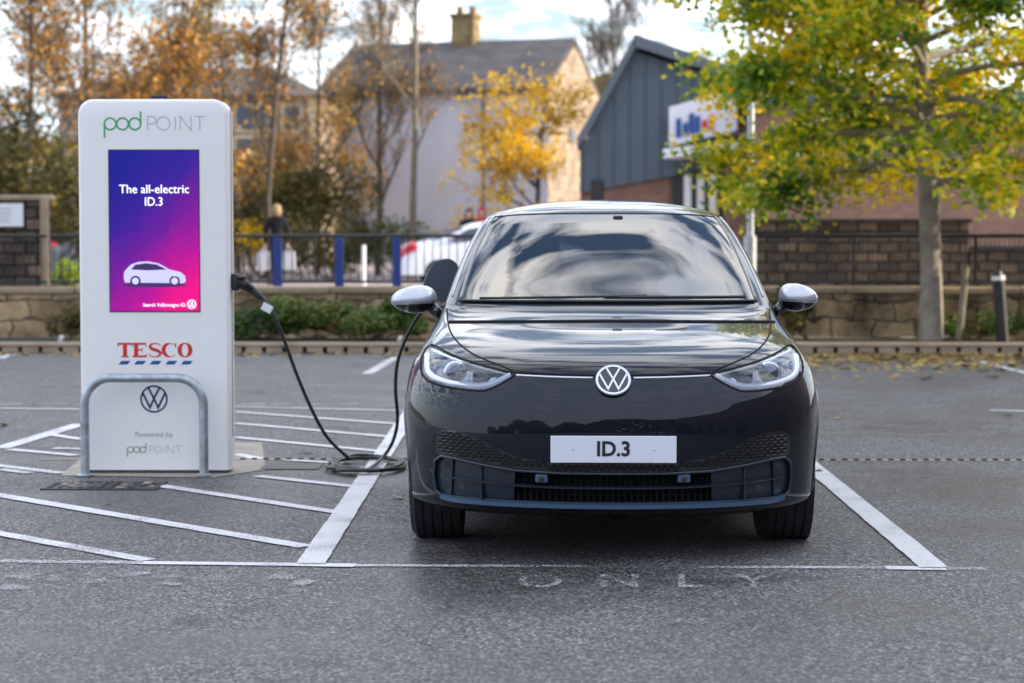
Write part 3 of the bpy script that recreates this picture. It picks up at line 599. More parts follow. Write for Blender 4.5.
bt(620, 95, 12.5, .14, 'large bare tree rising behind the grey metal clad building', M['leaf_ol'], 0, .1, 30, .42, .9, .3, twig_r=.014, kids=6)
# shrubs
def bush(label, px, Y, z, wd, dp, ht, leafm, n, ls, seed, group, name='shrub', cat='shrub'):
    rnd = random.Random(seed); bx = at(px, 300, Y).x; t = empty(name, (bx, Y, z), label, cat, group)
    b = MB(); st = MB(); lumps = [(rnd.uniform(-.42, .42)*wd, rnd.uniform(-.3, .3)*dp, rnd.uniform(.25, .72)*ht, rnd.uniform(.18, .34)) for _ in range(max(5, int(wd/ht*4)))]
    for _ in range(n):
        lx, ly, lz, lr = rnd.choice(lumps); v = Vector((rnd.gauss(0, 1), rnd.gauss(0, 1), rnd.gauss(0, 1))).normalized()*rnd.uniform(.5, 1.)
        p = Vector((bx+lx+v.x*lr*min(wd, ht*1.6), Y+ly+v.y*lr*dp, z+max(.02, lz+v.z*lr*ht))); s = ls*rnd.uniform(.6, 1.3)
        u = Vector((rnd.gauss(0, 1), rnd.gauss(0, 1), rnd.gauss(0, .7))).normalized(); q = u.cross(Vector((rnd.gauss(0, 1), rnd.gauss(0, 1), rnd.gauss(0, 1)))).normalized()
        b.add([p-u*s*.5, p+q*s*.3, p+u*s*.5, p-q*s*.3], [(0, 1, 2, 3)])
    for lx, ly, lz, lr in lumps: st.tube([(bx, Y, z), (bx+lx*.4, Y+ly*.4, z+lz*.2), (bx+lx, Y+ly, z+lz)], .012*ht, 5)
    st.build('stems', M['twig'], t); b.build('foliage', leafm, t)
G1 = 'low shrubs in the planting bed'
bush('dark leafy shrub in the bed just right of the charging pillar', 264, 24.6, .1, 1.25, .7, .62, M['leaf_gr'], 5000, .055, 41, G1)
bush('bright green low shrub in the middle of the bed, under the last blue post', 368, 24.5, .1, 1.5, .7, .60, M['leaf_gr'], 6000, .055, 42, G1)
bush('dim brownish low shrub in the bed between the two greener ones', 314, 24.8, .1, 1.1, .5, .42, M['leaf_ol'], 1800, .05, 43, G1)
bush('dark shrub right beside the silver mirror of the car', 808, 24.8, .1, .8, .5, .72, M['leaf_ol'], 2600, .05, 44, G1)
bush('scrubby shrub behind the wooden post, right of the tree trunk', 975, 24.9, .1, .9, .5, .40, M['leaf_gr'], 1500, .05, 45, G1)
bush('green shrub at the right edge beside the bollard', 1022, 24.6, .1, .6, .5, .42, M['leaf_gr'], 1500, .05, 46, G1)
bush('ivy tangle on the wall at the left of the charging pillar', 74, 24.9, .1, .5, .3, .45, M['leaf_ol'], 900, .05, 47, G1)
G2 = 'shrubs beyond the railing'
bush('bushes of olive and brown leaves beyond the stone pier at far left', 20, 38, GZ, 4.5, 2, 3.2, M['leaf_ol'], 5500, .14, 51, G2)
bush('tall olive bush behind the left half of the charging pillar', 120, 44, GZ, 4.0, 2, 4.2, M['leaf_ol'], 5000, .15, 52, G2)
bush('golden brown bush behind the walking woman with the bags', 262, 52, GZ, 5.0, 2, 3.6, M['leaf_ol'], 5000, .15, 53, G2)
bush('low dark clipped bush under the bare trees', 405, 54, GZ, 3.2, 1.2, 1.75, M['leaf_gr'], 2600, .1, 54, G2)
bush('yellow bush left of the walking woman', 248, 50, GZ+.0, 1.9, .8, 2.0, M['leaf_gold'], 420, .12, 55, G2)
bush('olive bush left of the golden tree, in front of the house wall', 330, 50, GZ, 3.0, 1, 2.2, M['leaf_ol'], 2200, .12, 56, G2)
bush('low bush under the golden tree', 560, 56, GZ, 4.0, 1, 2.0, M['leaf_ol'], 2600, .12, 57, G2)
bush('bright lime green low bush seen between pier and charging pillar', 62, 34, GZ, .8, .5, .8, leaf_mat('leaf_lime', [(.15, .25, .02), (.4, .45, .03)]), 900, .07, 58, G2)
bush('amber leaved bush behind the top right corner of the charging pillar', 290, 62, GZ, 5.5, 2, 5.2, M['leaf_gold2'], 6500, .15, 61, G2)
bush('dense olive green bush between the far left tree and the charging pillar', 62, 52, GZ, 5.0, 2, 5.6, M['leaf_ol'], 8000, .14, 62, G2)
bush('rust coloured bush behind the middle of the charging pillar', 190, 58, GZ, 6.0, 2, 5.2, M['leaf_or'], 6500, .15, 63, G2)
# far wooded hill
b = MB(); rnd = random.Random(5); 
for i in range(9000):
    p = Vector((rnd.uniform(-70, 20), rnd.uniform(120, 150), 0)); hmax = 9+3*math.sin(p.x*.07)+1.5*math.sin(p.x*.31); p.z = rnd.uniform(0, 1)**.7*hmax; s = rnd.uniform(.5, 1.1)
    u = Vector((rnd.gauss(0, 1), rnd.gauss(0, 1), rnd.gauss(0, 1))).normalized(); q = u.cross(Vector((rnd.gauss(0, 1), rnd.gauss(0, 1), rnd.gauss(0, 1)))).normalized(); b.add([p-u*s, p+q*s*.7, p+u*s, p-q*s*.7], [(0, 1, 2, 3)])
tag(b.build('distant_wood', M['leaf_ol']), 'far wooded slope behind the trees and buildings', 'wood', kind='stuff')
st_ = empty('shade_building', (16, 0, 0), 'unseen brick building added on the right to shade the car park', 'building')  # out-of-frame building added to keep direct sun off the car park
MB().box((20, -8.3, 4.3), (8, 63, 8.6)).build('wall', M['brick'], st_); MB().box((20, -8.3, 8.75), (8.5, 63.4, .3), .05).build('roof', M['clad'], st_)
for k in range(9): MB().box((15.97, 20-k*6, 1.7), (.08, 3.2, 2.2), .02).build('window', M['win'], st_)
# wood behind the viewpoint (reflected in the paint)
b = MB(); 
for i in range(9000):
    p = Vector((rnd.uniform(-45, 45), rnd.uniform(-34, -29), 0)); hmax = 4.2+1.5*math.sin(p.x*.21)+.8*math.sin(p.x*.7); p.z = rnd.uniform(0, 1)**.8*hmax; s = rnd.uniform(.35, .7)
    u = Vector((rnd.gauss(0, 1), rnd.gauss(0, 1), rnd.gauss(0, 1))).normalized(); q = u.cross(Vector((rnd.gauss(0, 1), rnd.gauss(0, 1), rnd.gauss(0, 1)))).normalized(); b.add([p-u*s, p+q*s*.7, p+u*s, p-q*s*.7], [(0, 1, 2, 3)])
tag(b.build('hedgerow', M['leaf_ol']), 'dense hedge and trees on the near side of the car park', 'wood', kind='stuff')
# fallen leaves
b = MB(); rnd = random.Random(9)
for i in range(3600):
    k = rnd.random()
    if k < .80: x = rnd.gauss(4.9, 2.2); y = 23.35-abs(rnd.gauss(0, 1.5))
    elif k < .99: x = rnd.uniform(-7, 8); y = 23.4-abs(rnd.gauss(0, .35))
    else: x = rnd.uniform(-5, 8); y = rnd.uniform(9, 23)
    s = rnd.uniform(.03, .06); a = rnd.uniform(0, 6.28); u = Vector((math.cos(a), math.sin(a), rnd.uniform(-.2, .3))); v = Vector((-u.y, u.x, rnd.uniform(-.2, .3))); p = Vector((x, y, .014))
    b.add([p-u*s, p+v*s*.7, p+u*s, p-v*s*.7], [(0, 1, 2, 3)])
tag(b.build('fallen_leaves', M['leaf_br']), 'yellow brown leaves scattered over the asphalt near the kerb', 'leaves', kind='stuff')
# litter scraps by the kerb
for px, py, s, lb in ((61, 339, .05, 'white scrap of litter in the bed at the left edge'), (400, 341, .045, 'white scrap of litter in the bed behind the cable')):
    q = at(px, py, 23.9); b = MB(); b.box((q.x, q.y, .15), (s, s*.7, s*1.6), .012, rot=(.3, .4, .2)); tag(b.build('litter', M['tag']), lb, 'litter')
# =================================================================== EMBLEM + WORDMARK helpers
def roundel(b, fn, r, h, wv=.12, mi=0):
    f = lambda u, v, k: fn(u*r, v*r, k)
    b.ribbon(ring(0, 0, .935, n=48), .13, f, h, closed=True, mi=mi)
    b.ribbon([(-.40, .82), (-.03, .10), (.03, .10), (.40, .82)], wv, f, h, mi=mi)
    b.ribbon([(-.80, .42), (-.295, -.62), (-.03, -.02), (.03, -.02), (.295, -.62), (.80, .42)], wv, f, h, mi=mi)
def podword(b1, b2, fn, x0, x1, yb, hx):    # lower-case rings and thin capitals; hx = x-height
    W = x1-x0; r = hx/2; t = hx*.13
    c = [x0+r, x0+r+2*r*.93, x0+r+4*r*.93]; cy = yb+r
    for i, cx in enumerate(c): b1.ribbon(ring(cx, cy, r-t/2, n=32), t, fn, .001+.0004*i, closed=True)
    b1.ribbon([(c[0]-r+t/2, cy), (c[0]-r+t/2, yb-hx*.55)], t, fn, .0012); b1.ribbon([(c[2]+r-t/2, cy), (c[2]+r-t/2, yb+hx*1.45)], t, fn, .0012)
    xs = c[2]+r+hx*.45; H = hx*1.05; t = hx*.07; g = (x1-xs); 
    P = lambda u, v: (xs+(u if u < .2 else u*1.12-.12)*g, yb+v*H)
    b2.ribbon([P(0, 0), P(0, 1)], t, fn, .001); q = H/g
    b2.ribbon([P(0, 1), P(.08, 1)]+[(P(.08, 0)[0]+.27*H*math.cos(R(a)), P(0, .73)[1]+.27*H*math.sin(R(a))) for a in range(80, -91, -17)]+[P(0, .46)], t, fn, .0014)
    b2.ribbon(ring(P(.36, 0)[0], yb+H/2, H/2-t/2, n=28), t, fn, .001, closed=True)
    b2.ribbon([P(.55, 0), P(.55, 1)], t, fn, .001)
    b2.ribbon([P(.63, 0), P(.63, 1), P(.80, 0), P(.80, 1)], t, fn, .001)
    b2.ribbon([P(.86, 1), P(1.02, 1)], t, fn, .001); b2.ribbon([P(.94, 0), P(.94, 1)], t, fn, .0014)
def serif_word(b, fn, x0, x1, y0, y1):      # T E S C O
    H = y1-y0; W = (x1-x0)/5.0; st = W*.27; th = H*.13; h = .0016; e = .0002
    def bar(u0, v0, u1, v1, k=0): b.prism([(u0, v0), (u1, v0), (u1, v1), (u0, v1)], fn, h+e*k)
    lw = W*.98
    def X_(i): return x0+i*W+(W-lw)/2
    a = X_(0); bar(a, y1-th, a+lw, y1); bar(a+lw/2-st/2, y0, a+lw/2+st/2, y1, 1); bar(a, y1-H*.27, a+lw*.06, y1, 2); bar(a+lw*.94, y1-H*.27, a+lw, y1, 2); bar(a+lw*.25, y0, a+lw*.75, y0+th*.7, 2)
    a = X_(1); bar(a+lw*.10, y0, a+lw*.10+st, y1, 1); bar(a, y1-th, a+lw*.92, y1); bar(a, y0, a+lw*.96, y0+th); bar(a+lw*.2, y0+H*.47, a+lw*.66, y0+H*.56); bar(a+lw*.87, y1-H*.27, a+lw*.92, y1, 2); bar(a+lw*.91, y0, a+lw*.96, y0+H*.27, 2); bar(a+lw*.62, y0+H*.38, a+lw*.67, y0+H*.65, 2)
    a = X_(2); P = []; ws = []
    for i in range(25):
        u = i/24; sx = a+lw/2-(.40*lw)*math.sin(u*math.pi*2)*(-1)*(-1 if u < .5 else -1) if False else None
    pts = [(.88, .76), (.80, .90), (.62, .965), (.42, .96), (.22, .88), (.15, .74), (.24, .61), (.50, .52), (.76, .42), (.88, .27), (.80, .12), (.60, .035), (.38, .035), (.18, .10), (.08, .26)]
    wd = [.05, .07, .08, .10, .16, .21, .24, .27, .25, .21, .16, .10, .08, .07, .05]
    b.ribbon([(a+u*lw, y0+v*H) for u, v in pts], [q*H*.85 for q in wd], fn, h)
    a = X_(3); c = [(a+lw*.52+lw*.46*math.cos(R(t)), y0+H/2+H*.46*math.sin(R(t))) for t in range(38, 323, 12)]
    b.ribbon(c, [H*.05+(st-H*.05)*max(0, math.cos(R(t-180)))**1.0 for t in range(38, 323, 12)], fn, h); bar(a+lw*.86, y1-H*.34, a+lw*.92, y1, 1)
    a = X_(4); c = [(a+lw*.5+(lw*.5-st/2)*math.cos(R(t)), y0+H/2+H*.465*math.sin(R(t))) for t in range(0, 360, 10)]
    b.ribbon(c, [H*.07+(st-H*.05)*abs(math.cos(R(t)))**1.5 for t in range(0, 360, 10)], fn, h, closed=True)
# =================================================================== CHARGING PILLAR
YC = gp(155, 474).y; PD = .21
A = lambda px, py: at(px, py, YC)
x0, x1 = A(79.5, 290).x, A(228.7, 290).x; zt = A(155, 99).z; zb = A(155, 470).z
pil = empty('charging_pillar', ((x0+x1)/2, YC, 0), 'tall white electric car charging pillar with a bright purple advertising screen', 'charging station')
xm = (x0+x1)/2; hw = (x1-x0)/2
# body: front profile prism with rounded top corners and soft edge
def pillar_ring(inset, y):
    P = rrect(-hw+inset, -1, hw-inset, zt-inset, .085-inset*.5, 8); P = [(u, max(v, zb)) for u, v in P]; return [(xm+u, y, v) for u, v in P]
rows = [(.018, YC-.0), (.008, YC+.004), (.0, YC+.016), (.0, YC+PD-.016), (.008, YC+PD-.004), (.018, YC+PD)]
vs = []; nR = len(pillar_ring(0, 0))
for ins, y in rows: vs += pillar_ring(ins, y)
fs = [tuple(range(nR))]+[(i*nR+j, (i+1)*nR+j, (i+1)*nR+(j+1) % nR, i*nR+(j+1) % nR) for i in range(5) for j in range(nR)]+[tuple(reversed(range(5*nR, 6*nR)))]
b = MB(); b.add(vs, fs); bd = b.build('housing', [M['chg']], pil, True, 35)
MB().box((xm, YC+PD/2, zb/2), (hw*2-.05, PD-.04, zb)).build('plinth', M['grey'], pil)
MB().box((A(156, 96).x, YC+.12, zt+.012), (.10, .08, .034), .008).build('sensor', M['black'], pil)
# side seam strip
MB().box((x1+.001, YC+PD*.55, 1.15), (.003, .008, 1.9)).build('side_seam', M['grey'], pil)
Fc = lambda u, v, h: Vector((u, YC-h, v))
# screen
def screen_mat():
    m, t, p = mat('screen_display'); co = N(t, 'ShaderNodeTexCoord'); s = N(t, 'ShaderNodeSeparateXYZ'); t.links.new(co.outputs['Generated'], s.inputs[0])
    a = N(t, 'ShaderNodeMath', operation='MULTIPLY_ADD', i_1=.38, i_2=.62); t.links.new(s.outputs[0], a.inputs[0])
    b = N(t, 'ShaderNodeMath', operation='MULTIPLY_ADD', i_1=-.72); t.links.new(s.outputs[2], b.inputs[0]); t.links.new(a.outputs[0], b.inputs[2])
    n = N(t, 'ShaderNodeTexNoise', i_Scale=2.2, i_Detail=3.0, i_Distortion=1.0); t.links.new(co.outputs['Generated'], n.inputs['Vector'])
    c = N(t, 'ShaderNodeMath', operation='MULTIPLY_ADD', i_1=.22); t.links.new(n.outputs['Fac'], c.inputs[0]); t.links.new(b.outputs[0], c.inputs[2])
    r = N(t, 'ShaderNodeValToRGB'); e = r.color_ramp.elements; e[0].position = .12; e[0].color = (.010, .012, .27, 1); e[1].position = 1.; e[1].color = (.80, .006, .24, 1)
    for p_, q in ((.38, (.035, .012, .30, 1)), (.60, (.16, .010, .30, 1)), (.8, (.42, .006, .30, 1))): r.color_ramp.elements.new(p_).color = q
    t.links.new(c.outputs[0], r.inputs[0]); t.links.new(r.outputs[0], p.inputs['Emission Color']); p.inputs['Emission Strength'].default_value = .46; p.inputs['Specular IOR Level'].default_value = .04
    p.inputs['Base Color'].default_value = (.01, .01, .01, 1); p.inputs['Roughness'].default_value = .15
    return m
s0, s1 = A(110.8, 311), A(198.2, 150.5)
scm = (s0+s1)/2
scr = MB().box((scm.x, YC-.003, scm.z), (s1.x-s0.x, .008, s1.z-s0.z)).build('display_screen', screen_mat(), pil)
MB().box((scm.x, YC-.0, scm.z), (s1.x-s0.x+.012, .007, s1.z-s0.z+.012)).build('screen_bezel', M['ink'], pil)
wtxt = pm('screen_white', (.8, .8, .8), .5, emit=(.9, .92, 1), es=.42)
def ctext(t_, px, py, hpx, m, off=0., sx=1., par=pil, yo=0., name='lettering'):
    p = A(px, py); sz = hpx/175.5/.69
    o = text_mesh(t_, name, m, pil if par is None else pil, sz, frontm(p.x, YC-.0015-yo, p.z), .0008, off, sx); return o
ctext('The all-electric', 154.5, 189.5, 8.3, wtxt, .0002, .96, yo=.008)
ctext('ID.3', 154, 202, 8.3, wtxt, .0002, .92, yo=.008)
ctext('Search Volkswagen ID.', 165, 305, 3.4, wtxt, .0002, .95, yo=.008)
b = MB(); c = A(192, 304.3); roundel(b, lambda u, v, h: Vector((c.x+u, YC-.0075-h, c.z+v)), 4.6/175.5, .001, .16); b.build('emblem', wtxt, pil)
# small car picture on the screen
b = MB(); q0 = A(124, 285); K = 62/175.5
Fs = lambda u, v, h: Vector((q0.x+u*K, YC-.0075-h, q0.z+v*K))
prof = [(.02, .04), (.0, .12), (.01, .21), (.05, .26), (.12, .33), (.24, .372), (.40, .38), (.56, .35), (.74, .25), (.92, .205), (.985, .15), (1., .07), (.97, .03)]
b.prism(prof, Fs, .0012, 0); b.prism([(.12, .25), (.19, .325), (.36, .350), (.53, .33), (.69, .25), (.4, .235)], Fs, .0018, 1)
for cx in (.19, .82):
    b.prism(ring(cx, .065, .085, n=18), Fs, .0020, 1); b.prism(ring(cx, .065, .055, n=14), Fs, .0024, 2)
b.ribbon([(.08, .15), (.5, .17), (.9, .14)], .012, Fs, .0021, mi=2)
b.prism(ring(.5, .0, .52, n=24, ry=.035), Fs, .0008, 1); b.build('screen_picture', [pm('screen_pale', (.5, .5, .6), .5, emit=(.50, .47, .78), es=.30), pm('screen_shadow', (.02, .01, .05), .5, emit=(.03, .01, .08), es=.5), pm('screen_mid', (.3, .3, .4), .5, emit=(.45, .42, .7), es=.5)], pil)
# logos
b1, b2 = MB(), MB(); podword(b1, b2, Fc, A(103.5, 120).x, A(203.5, 120).x, A(150, 130.5).z, 13.2/175.5); b1.build('lettering', M['t_green'], pil); b2.build('lettering', M['t_grey'], pil)
b = MB(); serif_word(b, Fc, A(117.5, 350).x, A(192.5, 350).x, A(150, 357.2).z, A(150, 342.8).z); b.build('lettering', M['t_red'], pil)
b = MB()
for k in range(5):
    a = A(118.5+k*15.6, 364.4); d = 1/175.5; b.prism([(a.x, a.z), (a.x+9*d, a.z), (a.x+12*d, a.z+3.6*d), (a.x+3*d, a.z+3.6*d)], Fc, .0015)
b.build('dashes', M['t_blue'], pil)
b = MB(); c2 = A(154, 399); roundel(b, lambda u, v, h: Vector((c2.x+u, YC-h, c2.z+v)), 13.8/175.5, .0015, .15); b.build('emblem', M['t_navy'], pil)
ctext('Powered by', 154, 434.5, 5.0, M['t_grey'], 0, 1.1)
b1, b2 = MB(), MB(); podword(b1, b2, Fc, A(127, 450).x, A(180.5, 450).x, A(150, 453).z, 6.8/175.5); b1.build('lettering', pm('dull_green', (.16, .30, .18), .5), pil); b2.build('lettering', M['t_grey'], pil)
# plug holder on pillar side
# hoop guard
YH = gp(85, 476.5).y; Hh = lambda px, py: at(px, py, YH)
l_, r_ = Hh(84.5, 400).x, Hh(203.5, 400).x; zt2 = Hh(140, 378).z; rc = .15; P = [(l_, YH, .0)]
P += [(l_, YH, z) for z in (.15, .3)]+[(l_+rc-rc*math.cos(R(a)), YH, zt2-rc+rc*math.sin(R(a))) for a in range(0, 91, 10)]
P += [(r_-rc+rc*math.sin(R(a)), YH, zt2-rc+rc*math.cos(R(a))) for a in range(0, 91, 10)]+[(r_, YH, z) for z in (.3, .15, 0)]
hoop = empty('hoop_barrier', ((l_+r_)/2, YH, 0), 'galvanised steel hoop guard standing in front of the charging pillar', 'barrier')
b = MB(); b.tube(P, .0255, 16); b.build('tube', M['galv'], hoop, True, 60)
for x in (l_, r_): MB().lathe([(.0, 0), (.048, 0), (.048, .006), (.03, .012), (.0, .012)], (x, YH, .006), n=20).build('foot_collar', M['galv'], hoop, True, 40)
# manhole covers
mh = empty('inspection_cover', gp(105, 486), 'dark cast iron inspection cover set in the asphalt before the hoop barrier', 'manhole cover')
c = gp(105, 486.3); MB().box((c.x, c.y, .004), (.62, .34, .008)).build('frame', M['iron'], mh)
b = MB(); rq = random.Random(4)
for i in range(11):
    for j in range(5):
        if rq.random() < .75: b.box((c.x-.27+i*.054, c.y-.12+j*.06, .008), (rq.uniform(.02, .045), rq.uniform(.015, .04), .008), rot=(0, 0, rq.uniform(-.8, .8)), mi=rq.choice((0, 0, 1)))
b.build('broken_surface', [M['iron'], M['conc']], mh)['kind'] = 'stuff'
c = gp(292, 467); tag(MB().box((c.x, c.y, .003), (.34, .30, .006)).build('inspection_cover', M['iron']), 'small dark square cover beside the concrete pad right of the pillar', 'manhole cover')
# =================================================================== CAR
CX, CY, CR = .320, 8.13, -.0175
car = empty('electric_hatchback', (CX, CY, 0), 'glossy dark grey electric hatchback parked nose first and plugged in to charge', 'car', rz=CR)
CMW = Matrix.Translation((CX, CY, 0)) @ Matrix.Rotation(CR, 4, 'Z'); CMI = CMW.inverted()
T_ = np.array([ # z, yc, w, b, n, drop
 [.155, .34, .70, .40, 3.0, 0], [.185, .17, .82, .50, 2.9, 0], [.215, .075, .878, .57, 2.8, 0], [.26, .030, .892, .61, 2.7, 0], [.33, .012, .899, .63, 2.7, 0], [.42, .004, .904, .64, 2.65, 0],
 [.52, .0, .906, .64, 2.6, 0], [.60, .004, .904, .64, 2.55, 0], [.66, .016, .900, .635, 2.5, 0], [.72, .042, .891, .63, 2.5, 0], [.77, .075, .879, .625, 2.5, 0], [.81, .118, .864, .61, 2.5, 0], [.84, .19, .848, .58, 2.6, 0],
 [.87, .30, .833, .54, 2.7, 0], [.90, .45, .820, .50, 2.9, 0], [.93, .63, .808, .45, 3.1, 0], [.96, .82, .797, .40, 3.2, 0], [.99, .99, .788, .34, 3.3, 0], [1.015, 1.09, .780, .31, 3.4, 0], [1.04, 1.15, .773, .30, 3.4, .0],
 [1.16, 1.40, .742, .29, 3.4, .004], [1.30, 1.70, .698, .28, 3.4, .011], [1.40, 1.93, .658, .27, 3.3, .017], [1.47, 2.11, .615, .26, 3.2, .022], [1.50, 2.24, .575, .26, 3., .024], [1.525, 2.42, .50, .27, 2.8, .024], [1.545, 2.68, .38, .3, 2.6, .02], [1.555, 2.95, .20, .3, 2.4, .01], [1.558, 3.1, .06, .2, 2.2, .0]])
def pchip(x, y, xi):
    h = np.diff(x); d = np.diff(y)/h; m = np.zeros_like(y)
    for k in range(1, len(x)-1):
        if d[k-1]*d[k] > 0: w1 = 2*h[k]+h[k-1]; w2 = h[k]+2*h[k-1]; m[k] = (w1+w2)/(w1/d[k-1]+w2/d[k])
    m[0] = d[0]; m[-1] = d[-1]; i = np.clip(np.searchsorted(x, xi)-1, 0, len(h)-1); t = (xi-x[i])/h[i]
    return (2*t**3-3*t**2+1)*y[i]+(t**3-2*t**2+t)*h[i]*m[i]+(-2*t**3+3*t**2)*y[i+1]+(t**3-t**2)*h[i]*m[i+1]
ZT = np.linspace(T_[0, 0], T_[-1, 0], 1404)   # 1 mm table, lightly smoothed
TAB = []
for c in range(1, 6):
    v = pchip(T_[:, 0], T_[:, c], ZT); k = np.hanning(33); k /= k.sum(); v2 = np.convolve(np.pad(v, 16, mode='reflect', reflect_type='odd'), k, 'valid')
    if c == 1: kink = np.abs(ZT-1.045) < .02; v2 = np.where(kink, v, v2)
    TAB.append(v2)
def prm(z): return [float(np.interp(z, ZT, t)) for t in TAB]
def F(x, z):
    zr = z
    for _ in range(4):
        yc, w_, b_, n_, dr_ = prm(zr); U = min(.9995, abs(x)/w_); zr = z+dr_*U**4
    return yc+b_*(1-math.sqrt(max(0, 1-U**n_)))
def cpx(px, py):   # pixel -> (x, z) on the body surface in car space
    o = CMI @ Vector((0, 0, CAMZ)); d = CMI.to_3x3() @ ray(px, py); y = .1
    for _ in range(60):
        t = (y-o.y)/d.y; x = o.x+d.x*t; z = o.z+d.z*t; y += .5*(F(max(-.9, min(.9, x)), min(1.55, max(.16, z)))-y)
    return (x, z)
def poly_half(pts):  # left-half pixels -> positive-x metres
    return [(-x, z) for x, z in (cpx(*p) for p in pts)]
def inpoly(x, y, P):
    c = False; n = len(P); j = n-1
    for i in range(n):
        if (P[i][1] > y) != (P[j][1] > y) and x < (P[j][0]-P[i][0])*(y-P[i][1])/(P[j][1]-P[i][1])+P[i][0]: c = not c
        j = i
    return c
def mirror_poly(P): return [(-x, z) for x, z in reversed(P)]
def smooth_poly(P, n=3, closed=True):
    for _ in range(n):
        Q = []; k = len(P); rng = range(k if closed else k-1)
        if not closed: Q.append(P[0])
        for i in rng:
            a, b_ = P[i], P[(i+1) % k]; Q += [(a[0]*.75+b_[0]*.25, a[1]*.75+b_[1]*.25), (a[0]*.25+b_[0]*.75, a[1]*.25+b_[1]*.75)]
        if not closed: Q.append(P[-1])
        P = Q
    return P
def dens(P, step=.02, closed=True):
    Q = []; k = len(P)
    for i in range(k if closed else k-1):
        a, b_ = P[i], P[(i+1) % k]; L = math.hypot(a[0]-b_[0], a[1]-b_[1]); m_ = max(1, int(L/step))
        for j in range(m_): Q.append((a[0]+(b_[0]-a[0])*j/m_, a[1]+(b_[1]-a[1])*j/m_))
    if not closed: Q.append(P[-1])
    return Q
def patch(b, P, off, step=.02, mi=0, skirt=0.0, fn=None):
    fn = fn or F; P = dens(P, step); n = len(P); pts = [Vector(p) for p in P]; xs = [p[0] for p in P]; zs = [p[1] for p in P]
    x = min(xs)+step/2
    while x < max(xs):
        z = min(zs)+step/2
        while z < max(zs):
            if inpoly(x, z, P): pts.append(Vector((x, z)))
            z += step
        x += step
    r = delaunay_2d_cdt(pts, [], [list(range(n))], 1, 1e-6); V2, Fc2 = r[0], r[2]
    V3 = [(v.x, fn(v.x, v.y)-off, v.y) for v in V2]; fs = []
    for f in Fc2:
        a, c, d = (V2[f[0]], V2[f[1]], V2[f[2]]); area = (c.x-a.x)*(d.y-a.y)-(c.y-a.y)*(d.x-a.x); fs.append(tuple(f) if area > 0 else tuple(reversed(f)))
    b.add(V3, fs, mi)
    if skirt:
        k = len(P); V = [(x, fn(x, z)-off, z) for x, z in P]+[(x, fn(x, z)-off+skirt, z) for x, z in P]
        b.add(V, [(i, (i+1) % k, k+(i+1) % k, k+i) for i in range(k)], mi)
def stube(b, P, r, off=0., n=8, mi=0, closed=False, step=.02):
    P = dens(P, step, closed); b.tube([(x, F(x, z)-off, z) for x, z in P], r, n, mi, closed)
# feature outlines
intake_h = poly_half([(613, 474), (560, 473.3), (515, 470.5), (481, 464.5), (455, 458.5), (441, 456), (435, 461), (434, 475), (436, 490), (444, 497.5), (480, 501), (531, 504.5), (613, 506.5)])
INT = [(x, z) for x, z in intake_h if x > .004]; INT = [(0, intake_h[0][1])]+INT+[(0, intake_h[-1][1])]
INT = INT[:-1]+[INT[-1]]+[(-x, z) for x, z in reversed(INT[1:-1])]
HLP = smooth_poly(poly_half([(433, 344), (446, 352.5), (471, 362.5), (494, 368.6), (513, 373.4), (515.6, 374.6), (515.2, 375.6), (511, 378.2), (498, 386), (486.5, 390.6), (481, 391.2), (463, 390), (440, 386), (425.5, 379.5), (420.5, 370), (421.5, 357), (427, 347)]), 1)
# rows / columns
zr = list(np.arange(.155, .80, .0075))
z = .80
while z < 1.035: zr.append(z); z += .0055
zr.append(1.045); ROW_W0 = len(zr)-1
zr += list(np.arange(1.065, 1.455, .022)); zr.append(1.468); ROW_W1 = len(zr)-1
zr += list(np.arange(1.476, 1.556, .006))+[1.558]
NF, NA = 120, 96     # front columns, A-pillar column
US = [1-(1-j/NF)**1.7 for j in range(NF+1)]; U_A = US[NA]
def uA(z): return float(np.interp(z, [.95, 1.045, 1.47], [U_A, .905, .925]))
NS, NRr = 56, 16
def yrear(z): return float(np.interp(z, [.15, .3, .6, 1.0, 1.1, 1.4, 1.5, 1.558], [4.15, 4.24, 4.26, 4.2, 4.12, 3.95, 3.8, 3.5]))
def rowpts(z):
    yc, w_, b_, n_, dr_ = prm(z); p = math.log(uA(z))/math.log(U_A); out = []
    for U in US:
        u = min(1., U**p) if U > 0 else 0; out.append((w_*u, yc+b_*(1-math.sqrt(max(0, 1-u**n_))), z-dr_*u**4))
    ys, ye = yc+b_, yrear(z)-.35
    ye = max(ye, ys+.02)
    for k in range(1, NS+1):
        t = k/NS; y = ys+(ye-ys)*t; tw = max(0, (y-2.6)/1.7); out.append((w_*(1-.06*tw*tw), y, z-dr_))
    wr_ = out[-1][0]; br = yrear(z)-ye
    for k in range(1, NRr+1):
        a = math.pi/2*k/NRr; out.append((wr_*math.cos(a)**.7 if k < NRr else 0., ye+br*math.sin(a), z-dr_*math.cos(a)))
    return out
G = [rowpts(z) for z in zr]; NCc = len(G[0]); NRw = len(zr)
AXF, AXR, WR = .83, 3.60, .345
parts = {k: MB() for k in ('body', 'wind', 'swl', 'swr', 'rear')}
idx = {}
def vid(k, i, j, s):
    if s < 0 and (j == 0 or j == NCc-1): s = 1
    key = (k, i, j, s)
    if key not in idx:
        x, y, zq = G[i][j]; parts[k].v.append((x*s, y, zq)); idx[key] = len(parts[k].v)-1
    return idx[key]
